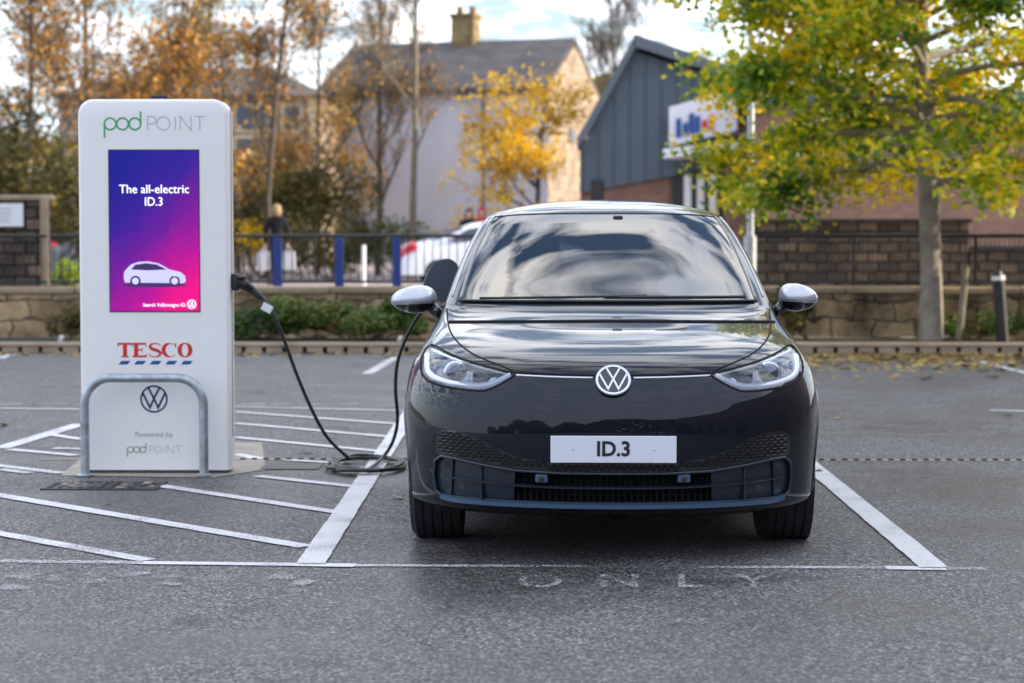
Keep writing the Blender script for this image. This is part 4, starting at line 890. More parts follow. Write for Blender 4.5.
for i in range(NRw-1):
    for j in range(NCc-1):
        for s in (1, -1):
            ps = [G[i][j], G[i][j+1], G[i+1][j+1], G[i+1][j]]; cx = sum(p[0] for p in ps)/4; cy = sum(p[1] for p in ps)/4; cz = sum(p[2] for p in ps)/4
            k = 'body'
            if ROW_W0 <= i < ROW_W1 and j < NA: k = 'wind'
            elif ROW_W0+1 <= i < ROW_W1-2 and j >= NF+3 and j < NF+NS-8 and abs(j-(NF+24)) > 1: k = 'swr' if s > 0 else 'swl'
            elif ROW_W0+1 <= i < ROW_W1-3 and j > NF+NS+4: k = 'rear'
            if k == 'body':
                if cz < .76 and cx > .6 and (math.hypot(cy-AXF, cz-.34) < .375 or math.hypot(cy-AXR, cz-.34) < .375): continue
                if cy < .9 and j < NF and (inpoly(cx, cz, INT) or inpoly(cx, cz, HLP)): continue
            f = [vid(k, i, j, s), vid(k, i, j+1, s), vid(k, i+1, j+1, s), vid(k, i+1, j, s)]
            if s < 0: f.reverse()
            if len(set(f)) < 4: continue
            parts[k].f.append(tuple(f)); parts[k].m.append(0)
L_ = dict(parent=car, wo=False)
parts['body'].build('body', M['paint'], smooth=True, **L_)
wsc = parts['wind'].build('windscreen', M['glass'], smooth=True, **L_)
parts['swl'].build('side_window', M['glass_dark'], smooth=True, **L_); parts['swr'].build('side_window', M['glass_dark'], smooth=True, **L_)
parts['rear'].build('rear_window', M['glass_dark'], smooth=True, **L_)
# black border of the windscreen
b = MB()
for s in (1, -1):
    Pn = [G[i][NA] for i in range(ROW_W0, ROW_W1+1)]; b.tube([(p[0]*s, p[1]-.004, p[2]) for p in Pn], .007, 6)
    Pn2 = [(G[i][NA-5][0]*s, G[i][NA-5][1]+.0, G[i][NA-5][2]) for i in range(ROW_W0, ROW_W1+1)]
    vs = [(p[0]*s, p[1]+.004, p[2]) for p in Pn]+[(p[0], p[1]+.004, p[2]) for p in Pn2]; k = len(Pn); b.add(vs, [(i, i+1, k+i+1, k+i) for i in range(k-1)])
Pn = [(p[0], p[1]-.003, p[2]) for p in G[ROW_W1][:NA+1]]; b.tube([(-x, y, z) for x, y, z in reversed(Pn)]+Pn[1:], .004, 6)
b.build('windscreen_seal', M['gloss'], smooth=True, **L_)
# cowl strip and wiper
b = MB(); 
for dz, r in ((.008, .010),):
    Pn = [(x, F(x, 1.046)-.012, 1.048) for x in np.linspace(-.69, .69, 60)]; b.tube(Pn, .0065, 8)
b.build('cowl', M['black'], smooth=True, **L_)
b = MB(); Pn = [(x, F(x, 1.062+.012*(x+.1))-.022, 1.068+.016*(x+.1)) for x in np.linspace(-.60, .18, 30)]; b.tube(Pn, .006, 6); Pn = [(x, F(x, 1.065)-.03, 1.066) for x in np.linspace(-.02, .64, 30)]; b.tube(Pn, .008, 6)
b.box((.02, F(.02, 1.06)-.020, 1.070), (.06, .014, .010), .003); b.build('wiper', M['black'], smooth=True, sharp=40, **L_)
# bonnet seams
b = MB()
seam1 = [(x, z) for x, z in (cpx(px, 321.5+.004*abs(px-611)) for px in np.linspace(449, 774, 40))]
stube(b, seam1, .0085, -.001)
hs = poly_half([(447, 309), (447.5, 322), (451, 334), (460, 345), (474, 355), (492, 362.5), (508, 368.5), (516, 373.5)]); hs = smooth_poly(hs, 2, False)
for s in (1, -1): stube(b, [(x*s, z) for x, z in hs], .0042, -.0015)
b.build('bonnet_gap', M['black_matt'], smooth=True, **L_)
# light bar across the nose
b = MB(); bk = MB(); lb_ = poly_half([(516, 375), (555, 377), (593, 377.8)]); lb_ = smooth_poly(lb_, 1, False)
for s in (1, -1): q_ = MB(); stube(q_, [(x*s, z) for x, z in lb_], .0045, .002); q_.build('light_bar', M['chrome'], smooth=True, **L_)
zb_ = lb_[-1][1]
full = [(x, z+.010) for x, z in lb_]+[(-x, z+.010) for x, z in reversed(lb_)]; stube(bk, full, .0055, -.002); full = [(x, z-.009) for x, z in full]; 
full2 = [(x, z-.018) for x, z in full]; stube(bk, [(x, z-.001) for x, z in full], .006, -.001)
bk.build('nose_gap', M['black_matt'], smooth=True, **L_)
# emblem on the nose
ez_ = cpx(613, 381)[1]; ER = .0715
nz_ = Vector((0, -(1), (F(0, ez_+.03)-F(0, ez_-.03))/.06)); nz_.normalize(); up_ = Vector((0, -nz_.z*-1, 0)); up_ = Vector((1, 0, 0)).cross(nz_)*-1
if up_.z < 0: up_ = -up_
c_ = Vector((0, F(0, ez_), ez_))+nz_*.002
b = MB(); b.prism(ring(0, 0, ER*1.06, n=48), lambda u, v, h: c_+Vector((u, 0, 0))+up_*v+nz_*h, .006); dsk = b.build('emblem', M['gloss'], **L_)
b = MB(); roundel(b, lambda u, v, h: c_+Vector((u, 0, 0))+up_*v+nz_*(.006+h), ER, .004, .105); e_ = b.build('emblem_mark', M['chrome']); e_.parent = dsk
# headlights
for s in (1, -1):
    hd = bpy.data.objects.new('headlight', None); sc.collection.objects.link(hd); hd.parent = car
    LP = dict(parent=hd, wo=False)
    P = HLP if s > 0 else mirror_poly(HLP)
    b = MB(); patch(b, P, -.055, .02, skirt=-.05); b.build('reflector', M['lampin'], smooth=False, **LP)
    b = MB(); stube(b, P, .006, -.003, closed=True); b.build('surround', M['black_matt'], smooth=True, **LP)
    b = MB(); patch(b, P, .0015, .02); b.build('lens', M['lens'], smooth=True, **LP)
    # U-shaped light guide
    def gpth(pts): return [(x*s, z) for x, z in smooth_poly(poly_half(pts), 2, False)]
    b = MB(); lo = gpth([(511, 376), (499, 382), (485, 387.2), (466, 386.5), (446, 382.6), (432, 377), (427.5, 370), (427.5, 356)])
    lo = dens(lo, .012, False); b.tube([(x, F(x, z)+.020, z) for x, z in lo], [.0165]*len(lo), 10); b.build('light_guide', M['drl'], smooth=True, **LP)
    b = MB(); tp = dens(gpth([(432, 350), (447, 357), (470, 365.2), (493, 371), (510, 375)]), .012, False); b.tube([(x, F(x, z)+.014, z) for x, z in tp], [.0085*(1-.5*i/len(tp)) for i in range(len(tp))], 8); b.build('upper_guide', M['drl'], smooth=True, **LP)
    q = cpx(455.5, 373.5); qx, qz = -q[0]*s, q[1]; yy = F(qx, qz)+.03
    b = MB(); b.lathe([(.0, .03), (.05, .03), (.052, .0), (.044, -.006), (.0, -.006)], (qx, yy, qz), 'y', 28); b.build('projector_housing', M['lampin'], smooth=True, sharp=30, **LP)
    b = MB(); b.lathe([(.040, -.006), (.034, -.016), (.022, -.024), (.006, -.028)], (qx, yy, qz), 'y', 28); b.build('projector', M['lensm'], smooth=True, **LP)
    q = cpx(484, 377.5); b = MB(); xx_, z_ = -q[0]*s, q[1]
    b.box((xx_, F(xx_, z_)+.045, z_), (.10, .03, .045), .008, rot=(0, 0, -.25*s)); b.build('inner_module', M['lampdark'], **LP)
# intake
b = MB(); patch(b, INT, -.09, .03); b.build('intake_backing', M['black_matt'], **L_)
xo = .40
for s in (1, -1):
    b = MB()
    Pp = [(x*s, z) for x, z in INT[1:] if x > 0]; 
    seg = [(x, z) for x, z in dens(INT, .01) if x*s >= xo]
    seg.sort(key=lambda p: math.atan2(p[1]-.30, p[0]*s-.6)) 
    patch(b, seg, -.03, .03)
    # end pad
    seg2 = [(x, z) for x, z in dens(INT, .01) if x*s >= .665]; seg2.sort(key=lambda p: math.atan2(p[1]-.30, p[0]*s-.73)); patch(b, seg2, -.018, .03, skirt=.02)
    for xq in (.545,): 
        zt_ = max(z for x, z in dens(INT, .01) if abs(x*s-xq) < .02); zb_ = min(z for x, z in dens(INT, .01) if abs(x*s-xq) < .02); b.box((xq*s, F(xq, .3)+.025, (zt_+zb_)/2), (.008, .03, zt_-zb_), .002)
    b.build('blanking_panel', M['trim'], **L_)
b = MB(); stube(b, INT, .0065, .002, closed=True, step=.012); 
b.build('intake_frame', M['trim'], smooth=True, **L_)
b = MB(); low = [(x*s_, z) for s_ in (1,) for x, z in ()]
lowp = poly_half([(440, 495), (450, 498.5), (480, 501.5), (531, 504.3), (580, 505.6), (612.5, 506)]); lowp = lowp+[(-x, z) for x, z in reversed(lowp[:-1])]; lowp = smooth_poly(lowp, 1, False)
P3 = dens(lowp, .012, False); k = len(P3); vs = []
for x, z in P3: y = F(x, z); vs += [(x, y-.014, z-.012), (x, y-.016, z+.004), (x, y+.02, z+.012), (x, y+.03, z-.012)]
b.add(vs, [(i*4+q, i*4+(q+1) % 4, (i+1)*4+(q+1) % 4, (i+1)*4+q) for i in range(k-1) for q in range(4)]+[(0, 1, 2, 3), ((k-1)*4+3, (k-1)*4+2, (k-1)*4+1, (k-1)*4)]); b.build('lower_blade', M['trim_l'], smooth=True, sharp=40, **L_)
for pts, r in (([(443, 476), (470, 480.5), (500, 484), (550, 487.5), (612.5, 488.5)], .005),):
    b = MB(); q = poly_half(pts); q = q+[(-x, z) for x, z in reversed(q[:-1])]; q = smooth_poly(q, 2, False); P3 = dens(q, .012, False); vs = []
    for x, z in P3: y = F(x, z); vs += [(x, y+.004, z-r), (x, y+.002, z+r*.6), (x, y+.05, z+r), (x, y+.05, z-r)]
    k = len(P3); b.add(vs, [(i*4+p, i*4+(p+1) % 4, (i+1)*4+(p+1) % 4, (i+1)*4+p) for i in range(k-1) for p in range(4)]); b.build('slat', M['trim'], smooth=True, sharp=40, **L_)
# inner grille bars and mesh in centre
b = MB()
for x in np.arange(-.39, .391, .026): b.box((x, F(x, .3)+.06, .285), (.005, .012, .16))
for z in (.25, .28, .31): b.tube([(x, F(x, z)+.065, z) for x in np.linspace(-.4, .4, 24)], .003, 5)
b.build('grille_mesh', M['black_matt'], **L_)
for px in (541.5, 684):
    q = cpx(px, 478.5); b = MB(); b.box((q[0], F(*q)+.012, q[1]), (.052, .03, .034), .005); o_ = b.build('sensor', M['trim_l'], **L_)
    MB().lathe([(.0, .0), (.011, .0), (.011, -.006), (.004, -.008)], (q[0], F(*q)-.004, q[1]), 'y', 16).build('sensor_eye', M['black'], parent=o_, wo=False)
for s in (1, -1):
    q = cpx(447.5, 465); x = -q[0]*s; b = MB(); b.lathe([(.0, 0), (.014, 0), (.014, -.004), (.0, -.004)], (x, F(x, q[1])+.012, q[1]), 'y', 16); b.build('parking_sensor', M['black'], **L_)
# honeycomb panel: gloss patch with hexagonal cells
hc_h = poly_half([(613, 464.5), (560, 463.5), (520, 458), (495, 448), (475, 437), (458, 431), (443, 429.5), (436.5, 433), (435, 445), (436, 455.5), (455, 456), (481, 462), (515, 468.3), (560, 471.3), (613, 472.3)])
HC = smooth_poly(hc_h[1:-1], 1, False)
HC = [(0, hc_h[0][1])]+HC+[(0, hc_h[-1][1])]+[(-x, z) for x, z in reversed(HC)]
b = MB(); patch(b, HC, .0025, .02, skirt=.004); hp_ = b.build('honeycomb_panel', M['gloss'], smooth=True, sharp=40, **L_)
b = MB(); hz = .0145; hx = .030; rr_ = 0
zq = .33
while zq < .60:
    xq = -.84+(hx/2 if rr_ % 2 else 0)
    while xq < .84:
        hexp = [(xq+.0112*math.cos(R(a)), zq+.0056*math.sin(R(a))) for a in range(30, 390, 60)]
        if inpoly(xq, zq, HC) and all(inpoly(*h_, HC) for h_ in hexp):
            outer = [(xq+.0138*math.cos(R(a)), zq+.0078*math.sin(R(a))) for a in range(30, 390, 60)]
            if abs(xq) < .845:
                n0 = len(b.v); vs = [(x, F(x, z)-.0034, z) for x, z in hexp]+[(x, F(x, z)-.0060, z) for x, z in outer]+[(x, F(x, z)-.002, z) for x, z in [(xq+.0150*math.cos(R(a)), zq+.0086*math.sin(R(a))) for a in range(30, 390, 60)]]
                b.add(vs, [(0, 1, 2, 3, 4, 5)], 1); b.f += [(n0+6+i, n0+6+(i+1) % 6, n0+(i+1) % 6, n0+i) for i in range(6)]+[(n0+12+i, n0+12+(i+1) % 6, n0+6+(i+1) % 6, n0+6+i) for i in range(6)]; b.m += [0]*12
        xq += hx
    zq += hz*.9; rr_ += 1
b.build('honeycomb_cells', [pm('cell_edge', (.012, .014, .018), .35, coat=.3), M['black_matt']], parent=hp_, wo=False)
# number plate
p0, p1 = cpx(550, 462.5), cpx(677, 434.5); pw, ph = .512, .110; pz_ = (p0[1]+p1[1])/2; py_ = -.022
pl = MB().box((0, py_, pz_), (pw, .006, ph), .0025).build('number_plate', M['plate'], **L_)
MB().box((0, py_+.012, pz_), (pw*.8, .02, ph*.7), .004).build('plate_bracket', M['black'], parent=pl, wo=False)
o = text_mesh('ID.3', 'plate_lettering', M['ink'], pl, .084, frontm(0, py_-.0040, pz_), .0008, .0022, .98, wo=False)
for s in (1, -1): MB().lathe([(.0, 0), (.006, 0), (.005, -.003), (.0, -.003)], (s*.165, py_-.003, pz_), 'y', 12).build('screw', M['chrome'], parent=pl, wo=False)
# front lip / underbody
b = MB(); b.box((0, 2.2, .20), (1.50, 3.7, .05), .02); b.box((0, .62, .26), (1.1, .5, .14), .03); b.build('underbody', M['black_matt'], **L_)
for s in (1, -1):
    for yA in (AXF, AXR):
        b = MB(); prof_ = [(.372*math.cos(R(a)), .372*math.sin(R(a))) for a in range(-20, 201, 11)]; k = len(prof_)
        xo_ = .82 if yA == AXF else .84
        vs = [(s*xo_, yA+u, .34+v) for u, v in prof_]+[(s*.48, yA+u, .34+v) for u, v in prof_]; b.add(vs, [(i, i+1, k+i+1, k+i) for i in range(k-1)]); b.add([(s*.48, yA+u, .34+v) for u, v in prof_], [tuple(range(k))]); b.build('wheel_liner', M['black_matt'], **L_)

for s in (1, -1):
    for yA in (AXF, AXR):
        pts = []; b = MB()
        for a in range(-14, 195, 8):
            y, z = yA+.375*math.cos(R(a)), .34+.375*math.sin(R(a)); 
            if z > .2: 
                yc, w_, b_, n_, _d = prm(z); 
                xw = w_ if y > yc+b_ else w_*(max(0, 1-(1-(y-yc)/b_)**2))**(1/n_)
                pts.append((s*(xw-.003), y, z))
        b.tube(pts, .009, 8); b.build('arch_lip', M['gloss'], smooth=True, **L_)
# wheels
def wheel(s, yA):
    wh = bpy.data.objects.new('wheel', None); sc.collection.objects.link(wh); wh.parent = car; wh.location = (s*(.770 if yA == AXF else .762), yA, WR-.004)
    hw_ = .112; prof = [(.235, -hw_+.01), (.29, -hw_), (.325, -hw_+.004), (WR-.006, -hw_+.022)]
    for k in range(5):
        a = -hw_+.026+k*.041
        prof += [(WR, a), (WR, a+.033), (WR-.008, a+.034), (WR-.008, a+.040)]
    prof = prof[:-2]+[(WR-.006, hw_-.022), (.325, hw_-.004), (.29, hw_), (.235, hw_-.01)]
    o_ = MB().lathe(prof, (0, 0, 0), 'x', 72).build('tyre', M['tyre'], parent=wh, smooth=True, sharp=35, wo=False)
    b = MB(); b.lathe([(.0, s*.05), (.236, s*.085), (.240, s*.10), (.225, s*.103), (.215, s*.09), (.06, s*.075), (.0, s*.08)], (0, 0, 0), 'x', 40)
    for k in range(5):
        a = 2*math.pi*k/5; b.box((s*.09, .13*math.cos(a), .13*math.sin(a)), (.02, .20, .05), .006, rot=(a, 0, 0))
    b.build('rim', M['rim'], parent=wh, smooth=True, sharp=30, wo=False)
for s in (1, -1):
    for yA in (AXF, AXR): wheel(s, yA)
# mirrors
def mirror(s, c, wd, ht, dp):
    mr = bpy.data.objects.new('door_mirror', None); sc.collection.objects.link(mr); mr.parent = car; LPm = dict(parent=mr, wo=False)
    def shell(zlo, zhi, m, name, sc_=1.0):
        b = MB(); nu, nv = 28, 14; vs = []
        for i in range(nv+1):
            ph_ = -math.pi/2+math.pi*i/nv
            for j in range(nu):
                th = 2*math.pi*j/nu; cz = math.sin(ph_); r = math.cos(ph_)**.6
                ex = math.copysign(abs(math.cos(th))**.72, math.cos(th)); ey = math.copysign(abs(math.sin(th))**.8, math.sin(th))
                x = ex*r; tap = 1-.30*max(0, x*s) if True else 1
                zc_ = max(zlo, min(zhi, cz*tap)); 
                yb_ = ey*r if ey < 0 else ey*r*.35
                vs.append((c[0]+x*wd/2*sc_, c[1]+yb_*dp*sc_, c[2]+zc_*ht/2*sc_+.10*ht*x*s*-.3))
        b.add(vs, [(i*nu+j, i*nu+(j+1) % nu, (i+1)*nu+(j+1) % nu, (i+1)*nu+j) for i in range(nv) for j in range(nu)])
        return b.build(name, m, smooth=True, sharp=50, **LPm)
    shell(-.12, 1, M['silver'], 'mirror_cap'); shell(-1, -.20, M['gloss'], 'mirror_base', .97); shell(-.30, -.02, M['black'], 'mirror_band', .955); shell(-.30, -.14, M['silver'], 'indicator_strip', 1.0)
    b = MB(); b.tube([(c[0]-s*wd*.35, c[1]+.01, c[2]-.035), (c[0]-s*(wd*.55), c[1]+.03, c[2]-.075), (s*.79, c[1]+.07, .955)], [.03, .026, .03], 10); b.build('mirror_arm', M['gloss'], smooth=True, **LPm)
def carpt(px, py, ycar):
    o = CMI @ Vector((0, 0, CAMZ)); d = CMI.to_3x3() @ ray(px, py); t = (ycar-o.y)/d.y; return Vector((o.x+d.x*t, ycar, o.z+d.z*t))
a_, b_ = carpt(391, 299.5, 1.55), carpt(437, 299.5, 1.55); mirror(-1, ((a_.x+b_.x)/2, 1.55, a_.z), (b_.x-a_.x), .138, .10)
a_, b_ = carpt(778, 297.5, 1.55), carpt(817.5, 297.5, 1.55); mirror(1, ((a_.x+b_.x)/2, 1.55, a_.z), (b_.x-a_.x), .138, .10)
# doors seams, handles, roof rails
b = MB()
for s in (1, -1):
    for yq in (1.5, 2.55, 3.45): b.tube([(s*(prm(z)[1]+.0005), yq, z) for z in np.linspace(.30, 1.02, 14)], .003, 5)
b.build('door_gap', M['black_matt'], **L_)
for s in (1, -1):
    for yq in (2.35, 3.2): MB().box((s*(prm(.86)[1]+.008), yq, .86), (.022, .19, .03), .008).build('door_handle', M['paint'], **L_)
for s in (1, -1): 
    b = MB(); Pn = [G[i][NA+10] for i in range(ROW_W0+1, ROW_W1+1)]+[G[ROW_W1][j] for j in range(NF+1, NF+NS-4)]
    b.tube([(p[0]*s*1.003, p[1], p[2]+.001) for p in Pn], .0042, 6)
    b.build('roof_trim', M['silver'], smooth=True, **L_)
# washer nozzle / small chrome badge on the left wing
q = carpt(429.5, 325, 1.9)
# interior
b = MB(); b.box((0, 1.72, .93), (1.36, .50, .16), .05); b.box((-.36, 1.70, 1.02), (.34, .22, .06), .025); b.build('dashboard', M['dash'], **L_)
swc = carpt(557, 298, 1.95)
b = MB(); tl = R(22)
pts = [(swc.x+.185*math.cos(a), 1.98-.185*math.sin(a)*math.sin(tl), 1.01+.185*math.sin(a)*math.cos(tl)) for a in np.linspace(0, 2*math.pi, 40)[:-1]]; b.tube(pts, .016, 8, closed=True); b.box((swc.x, 1.98, 1.01), (.16, .04, .09), .02); b.box((swc.x, 1.98, 1.01), (.34, .02, .03), .006); b.build('steering_wheel', M['chrome'], smooth=True, sharp=40, **L_)
for sx in (-.37, .37):
    for yq in (2.55, 3.3):
        st = MB(); st.box((sx, yq, .55), (.50, .5, .2), .06); st.box((sx, yq+.28, .88), (.48, .14, .60), .06, rot=(-.2, 0, 0)); st.box((sx, yq+.37, 1.25), (.26, .10, .18), .04); st.build('seat', M['seat'], smooth=True, sharp=40, **L_)
b = MB(); b.box((0, 2.6, .34), (1.5, 2.8, .04)); b.build('cabin_floor', M['black_matt'], **L_)
a_ = carpt(618, 233, 2.02); b = MB(); b.box((a_.x, 2.06, a_.z), (.25, .04, .07), .018); b.tube([(a_.x, 2.06, a_.z+.03), (a_.x, 2.05, 1.455)], .012, 6); b.box((a_.x, 2.05, 1.445), (.05, .04, .02), .006); b.build('rear_view_mirror', M['black'], smooth=True, sharp=40, **L_)
# open charge flap on the rear wing
fl = [(-.5, -.62), (.30, -.62), (.52, -.30), (.50, .10), (.30, .52), (.10, .66), (-.12, .66), (-.36, .50), (-.52, .22)]
fl = smooth_poly(fl, 2); fc = carpt(443, 281, 3.35)
rotf = Euler((R(-8), R(24), R(14))).to_matrix()
b = MB(); b.prism([(u*.20, v*.20) for u, v in fl], lambda u, v, h: fc+rotf @ Vector((u, -h, v)), .014)
b.tube([fc+rotf @ Vector((.06, .01, -.03)), Vector((-.84, 3.52, .98))], .016, 6); b.build('charge_flap', pm('slate_grey_plastic', (.055, .07, .095), .4), **L_)
pt = Vector((-.862, 3.50, .93))
MB().lathe([(.0, .03), (.07, .03), (.07, -.002), (.05, -.008), (.0, -.008)], pt, 'x', 24).build('charge_port', M['black'], smooth=True, sharp=40, **L_)
# =================================================================== CABLE
cw = [CMW @ Vector((-.90, 3.50, .93)), CMW @ Vector((-.99, 3.49, .925))]
dpt = lambda px, py, Y: at(px, py, Y)
cab = empty('charging_cable', gp(367, 467), 'black charging cable running from the white pillar to the dark car, coiled on the asphalt', 'cable')
Yc = 11.7
plug_end = at(232, 281, YC+.12)
path = [at(262, 297, 11.5), at(272, 311, 11.48), at(283, 337, 11.5), at(297, 375, 11.55), at(311, 408, 11.6), at(327, 437, 11.7), at(345, 455, 11.75)]
cc_ = gp(367, 468.5)
def coil(cx, cy, rx, ry, a0, turns, z0):
    n = int(turns*22); return [Vector((cx+rx*math.cos(a0+2*math.pi*turns*i/n)*(1+.04*math.sin(i*.7)), cy+ry*math.sin(a0+2*math.pi*turns*i/n)*(1+.05*math.cos(i*.45)), z0+.006*math.sin(i*.9)+.004*(i % 22)/22)) for i in range(n+1)]
c1 = coil(cc_.x-.00, cc_.y, .205, .36, math.pi*.72, 3.4, .022)
for i, p in enumerate(c1): p.x += .02*math.sin(i*.11); p.y += .03*math.cos(i*.083); p.z += .012*(i/len(c1))
up2 = [at(383, 457, 11.9), at(393, 441, 11.85), at(397.5, 420, 11.8), at(395.5, 390, 11.75), at(397, 365, 11.72), at(403, 345, 11.7), at(412, 326, 11.68), at(420, 314, 11.66)]
end = CMW @ Vector((-1.02, 3.49, .925))
def catmull(P, m_=6):
    Q = []; P = [P[0]]+P+[P[-1]]
    for i in range(1, len(P)-2):
        for j in range(m_):
            t = j/m_; a, b_, c, d = P[i-1], P[i], P[i+1], P[i+2]; Q.append(.5*((2*b_)+(c-a)*t+(2*a-5*b_+4*c-d)*t*t+(3*b_-a-3*c+d)*t**3))
    Q.append(P[-2]); return Q
b = MB(); b.tube(catmull(path+c1+up2+[end], 5), .0105, 8); b.build('cord', M['cable'], cab, True)
b = MB(); g0 = at(236, 281, YC+.12); b.tube([at(229, 281, YC+.12), g0, at(243, 284, YC+.12), at(251, 289.5, 11.5), at(258, 295, 11.5), at(263, 299, 11.5)], [.042, .042, .034, .027, .021, .013], 12); b.box(at(236, 282, YC+.12), (.035, .09, .10), .012); b.box(at(241, 277.5, YC+.10), (.05, .05, .02), .006); b.build('connector', M['black'], cab, True, 40)
b = MB(); b.tube([CMW @ Vector((-.875, 3.50, .93)), CMW @ Vector((-.96, 3.49, .925)), end], [.036, .03, .014], 12); b.build('connector', M['black'], cab, True, 40)
q = at(267, 308, 11.47); b = MB(); b.box(q, (.062, .006, .045), .002, rot=(0, .5, 0)); b.build('cable_tag', M['tag'], cab)
MB().box((x1+.012, YC+.12, at(232, 281, YC+.12).z), (.03, .085, .085), .01).build('socket', M['black'], pil)
# =================================================================== PEOPLE
def person(label, px, Y, h, parts_, topm, botm, hairm, seed, bag=False, walk=.12, zf=GZ, facing=0):
    bx = at(px, 250, Y).x; t = empty('person', (bx, Y, zf), label, 'person'); s = h/1.7
    J = {'pel': (0, 0, .92), 'sp': (0, 0, 1.12), 'ch': (0, 0, 1.32), 'nk': (0, 0, 1.45), 'hd': (0, -.01, 1.58), 'tp': (0, 0, 1.66),
         'hl': (-.09, 0, .88), 'kl': (-.10, walk, .48), 'al': (-.10, walk*1.4, .08), 'tl': (-.11, walk*1.4-.14, .03), 'hr': (.09, 0, .88), 'kr': (.10, -walk*.5, .48), 'ar': (.10, -walk, .08), 'tr': (.11, -walk-.14, .03),
         'sl': (-.17, 0, 1.37), 'el': (-.23, .02, 1.12), 'wl': (-.23, -.05, .88), 'fl': (-.23, -.07, .78), 'sr': (.17, 0, 1.37), 'er': (.23, .02, 1.12), 'wr': (.23, -.05, .88), 'fr': (.23, -.07, .78)}
    E = [('pel', 'sp'), ('sp', 'ch'), ('ch', 'nk'), ('nk', 'hd'), ('hd', 'tp'), ('pel', 'hl'), ('hl', 'kl'), ('kl', 'al'), ('al', 'tl'), ('pel', 'hr'), ('hr', 'kr'), ('kr', 'ar'), ('ar', 'tr'), ('ch', 'sl'), ('sl', 'el'), ('el', 'wl'), ('wl', 'fl'), ('ch', 'sr'), ('sr', 'er'), ('er', 'wr'), ('wr', 'fr')]
    rad = dict(pel=.15, sp=.135, ch=.155, nk=.06, hd=.10, tp=.085, hl=.10, kl=.065, al=.042, tl=.035, hr=.10, kr=.065, ar=.042, tr=.035, sl=.075, el=.05, wl=.032, fl=.028, sr=.075, er=.05, wr=.032, fr=.028)
    ks = list(J); me = bpy.data.meshes.new('body'); me.from_pydata([Vector(J[k])*s for k in ks], [(ks.index(a), ks.index(b_)) for a, b_ in E], [])
    ob = bpy.data.objects.new('body', me); sc.collection.objects.link(ob); md = ob.modifiers.new('skin', 'SKIN'); ob.modifiers.new('sub', 'SUBSURF').levels = 1
    for i, k in enumerate(ks): r = rad[k]*s; me.skin_vertices[0].data[i].radius = (r, r*.8 if k in ('ch', 'sp', 'pel') else r); me.skin_vertices[0].data[i].use_root = (k == 'pel')
    dg = bpy.context.evaluated_depsgraph_get(); dg.update(); m2 = bpy.data.meshes.new_from_object(ob.evaluated_get(dg)); bpy.data.objects.remove(ob)
    m2.materials.clear()
    for m_ in (topm, botm, M['skin'], M['black']): m2.materials.append(m_)
    for p in m2.polygons:
        z = p.center.z/s; p.use_smooth = True; p.material_index = 2 if z > 1.46 or (z < .88 and abs(p.center.x) > .19*s) else 3 if z < .10 else 1 if z < .86 else 0
    m2.transform(Matrix.Rotation(facing, 4, 'Z')); ob = bpy.data.objects.new('body', m2); sc.collection.objects.link(ob); ob.parent = t
    b = MB(); c0 = Vector((0, .02, 1.60))*s; b.lathe([(.03*s, -.16*s), (.10*s, -.13*s), (.105*s, -.04*s), (.10*s, .04*s), (.07*s, .09*s), (.03*s, .112*s)], c0, 'z', 16); hr_ = b.build('hair', hairm, parent=t, smooth=True, wo=False)
    if not facing: hr_.data.transform(Matrix.Translation((0, -.035*s, 0)))
    else: hr_.data.transform(Matrix.Translation((0, .02*s, 0)))
    return t, bx
t1, px1 = person('person in a dark coat seen from behind, a white bag in each hand', 277, 44, 1.78, None, M['coat'], M['jeans'], M['hair'], 1)
for sx, lb in ((-.26, 'white carrier bag hanging in the walking person\'s left-side hand'), (.26, 'pinkish white carrier bag hanging at the walking person\'s right side')):
    b = MB(); z0 = GZ+.36; c = Vector((px1+sx*1.08, 43.88, z0)); prof_ = rrect(-.14, -.02, .14, .40, .05, 4)
    b.add([(c.x+u*(1-.3*max(0, v)), c.y-.07*(1-abs(u)*2), c.z+v) for u, v in prof_]+[(c.x+u*(1-.3*max(0, v)), c.y+.07*(1-abs(u)*2), c.z+v) for u, v in prof_], [tuple(range(len(prof_))), tuple(reversed(range(len(prof_), 2*len(prof_))))]+[(i, len(prof_)+i, len(prof_)+(i+1) % len(prof_), (i+1) % len(prof_)) for i in range(len(prof_))])
    for k in (-.08, .08): b.tube([(c.x+k, c.y, c.z+.37), (c.x+k*.4, c.y, c.z+.46), (c.x, c.y, c.z+.48)], .008, 5)
    tag(b.build('carrier_bag', M['bagm'], None, True, 50), lb, 'bag')
person('dark coated person just left of the person in red', 469, 48, 1.75, None, M['coat'], M['jeans'], M['darkhair'], 2, facing=math.pi, zf=GZ)
person('person in a red hooded coat just beyond the car roof corner', 482, 49, 1.80, None, M['redc'], M['jeans'], M['redc'], 3, facing=math.pi, zf=GZ)
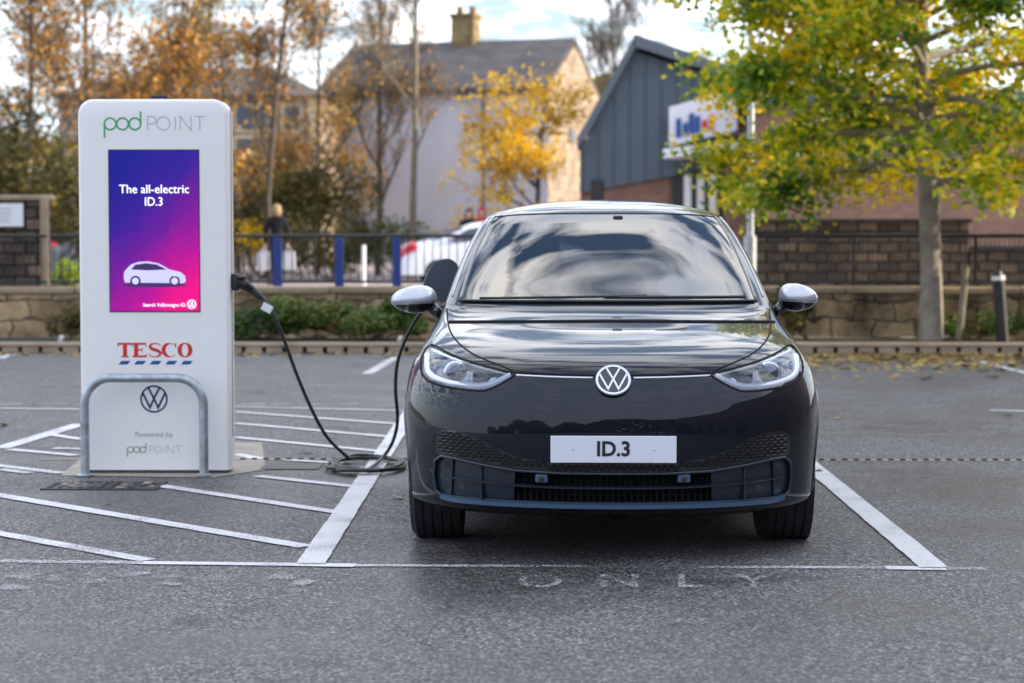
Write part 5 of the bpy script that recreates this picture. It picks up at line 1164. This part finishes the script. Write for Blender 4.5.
# =================================================================== OTHER CARS
def far_car(label, px, Y, paint, flip=1, L=4.1, zf=GZ, rot=0., H=1.45):
    t = empty('parked_car', (at(px, 260, Y).x, Y, zf), label, 'car', rz=rot); b = MB(); n = 14
    # side profile stations along x: (x, roof z, belt)
    st = [(-.02, .50, .0), (.0, .70, 0), (.08, .90, 0), (.30, .96, 0), (.70, 1.04, 0), (1.15, 1.24, .02), (1.5, 1.36, .05), (1.95, H-.04, .05), (2.4, 1.36, .04), (3.1, 1.0, 0), (3.7, .88, 0), (4.0, .70, 0), (4.1, .5, 0)]
    vs = []; hw = .86
    for x, zt_, _ in st:
        x = x*L/4.1*flip; sec = []
        for k in range(n):
            a = math.pi*k/(n-1); c, s_ = math.cos(a), max(0, math.sin(a)); yy = hw*math.copysign(abs(c)**.45, c); z_ = .28+(zt_-.28)*s_**.6
            if z_ > .95: yy *= 1-.25*(z_-.95)/.5
            sec.append((x, yy, z_))
        vs += sec
    k = len(st); b.add(vs, [(i*n+j, (i+1)*n+j, (i+1)*n+j+1, i*n+j+1) for i in range(k-1) for j in range(n-1)]+[tuple(range(n)), tuple(range((k-1)*n, k*n))]+[(i*n, i*n+n-1, (i+1)*n+n-1, (i+1)*n) for i in range(k-1)])
    b.build('body', paint, parent=t, smooth=True, sharp=50, wo=False)
    for s in (-1, 1):
        MB().prism([(.95*flip, .98), (1.35*flip, 1.22), (1.6*flip, 1.27), (1.6*flip, .98)][::flip], lambda u, v, h: Vector((u, s*(.80-.38*max(0, v-.95))+s*h, v)), .02).build('side_window', M['win'], parent=t, wo=False)
        MB().prism([(1.68*flip, .98), (1.68*flip, 1.29), (2.2*flip, 1.28), (2.8*flip, .98)][::flip], lambda u, v, h: Vector((u, s*(.80-.38*max(0, v-.95))+s*h, v)), .02).build('side_window', M['win'], parent=t, wo=False)
        for xw in (.75, 3.3):
            MB().lathe([(.0, -.1), (.28, -.1), (.31, -.07), (.31, .07), (.28, .1), (.0, .1)], (xw*flip*L/4.1, s*.76, .31), 'y', 24).build('wheel', M['tyre'], parent=t, smooth=True, sharp=40, wo=False)
        MB().box((.13*flip, s*.70, .80), (.42, .24, .17), .04, rot=(0, -.5*flip, .35*s)).build('tail_light', M['redl'], parent=t, wo=False)
    MB().prism([(-.6, 1.02), (.6, 1.02), (.5, 1.30), (-.5, 1.30)], lambda u, v, h: Vector(((.72+(v-1.02)*2.1)*flip-.03*flip-h*flip, u, v)), .02).build('rear_window', M['win'], parent=t, wo=False)
    return t
far_car('white hatchback with a red tail lamp beyond the railing, left of the dark car', 400, 42, M['wcar'], 1, 4.1, rot=.12, H=1.46)
far_car('dark car mostly hidden behind the left edge of the charging pillar', 67, 42, M['dcar'], 1, 4.1, rot=.98)
b = MB(); q = at(364, 250, 40); b.tube([(q.x, 40, GZ), (q.x, 40, at(364, 245, 40).z)], .045, 8); tag(b.build('marker_post', M['white'], None, True, 40), 'short white marker post standing beyond the railing between the two right blue posts', 'post')
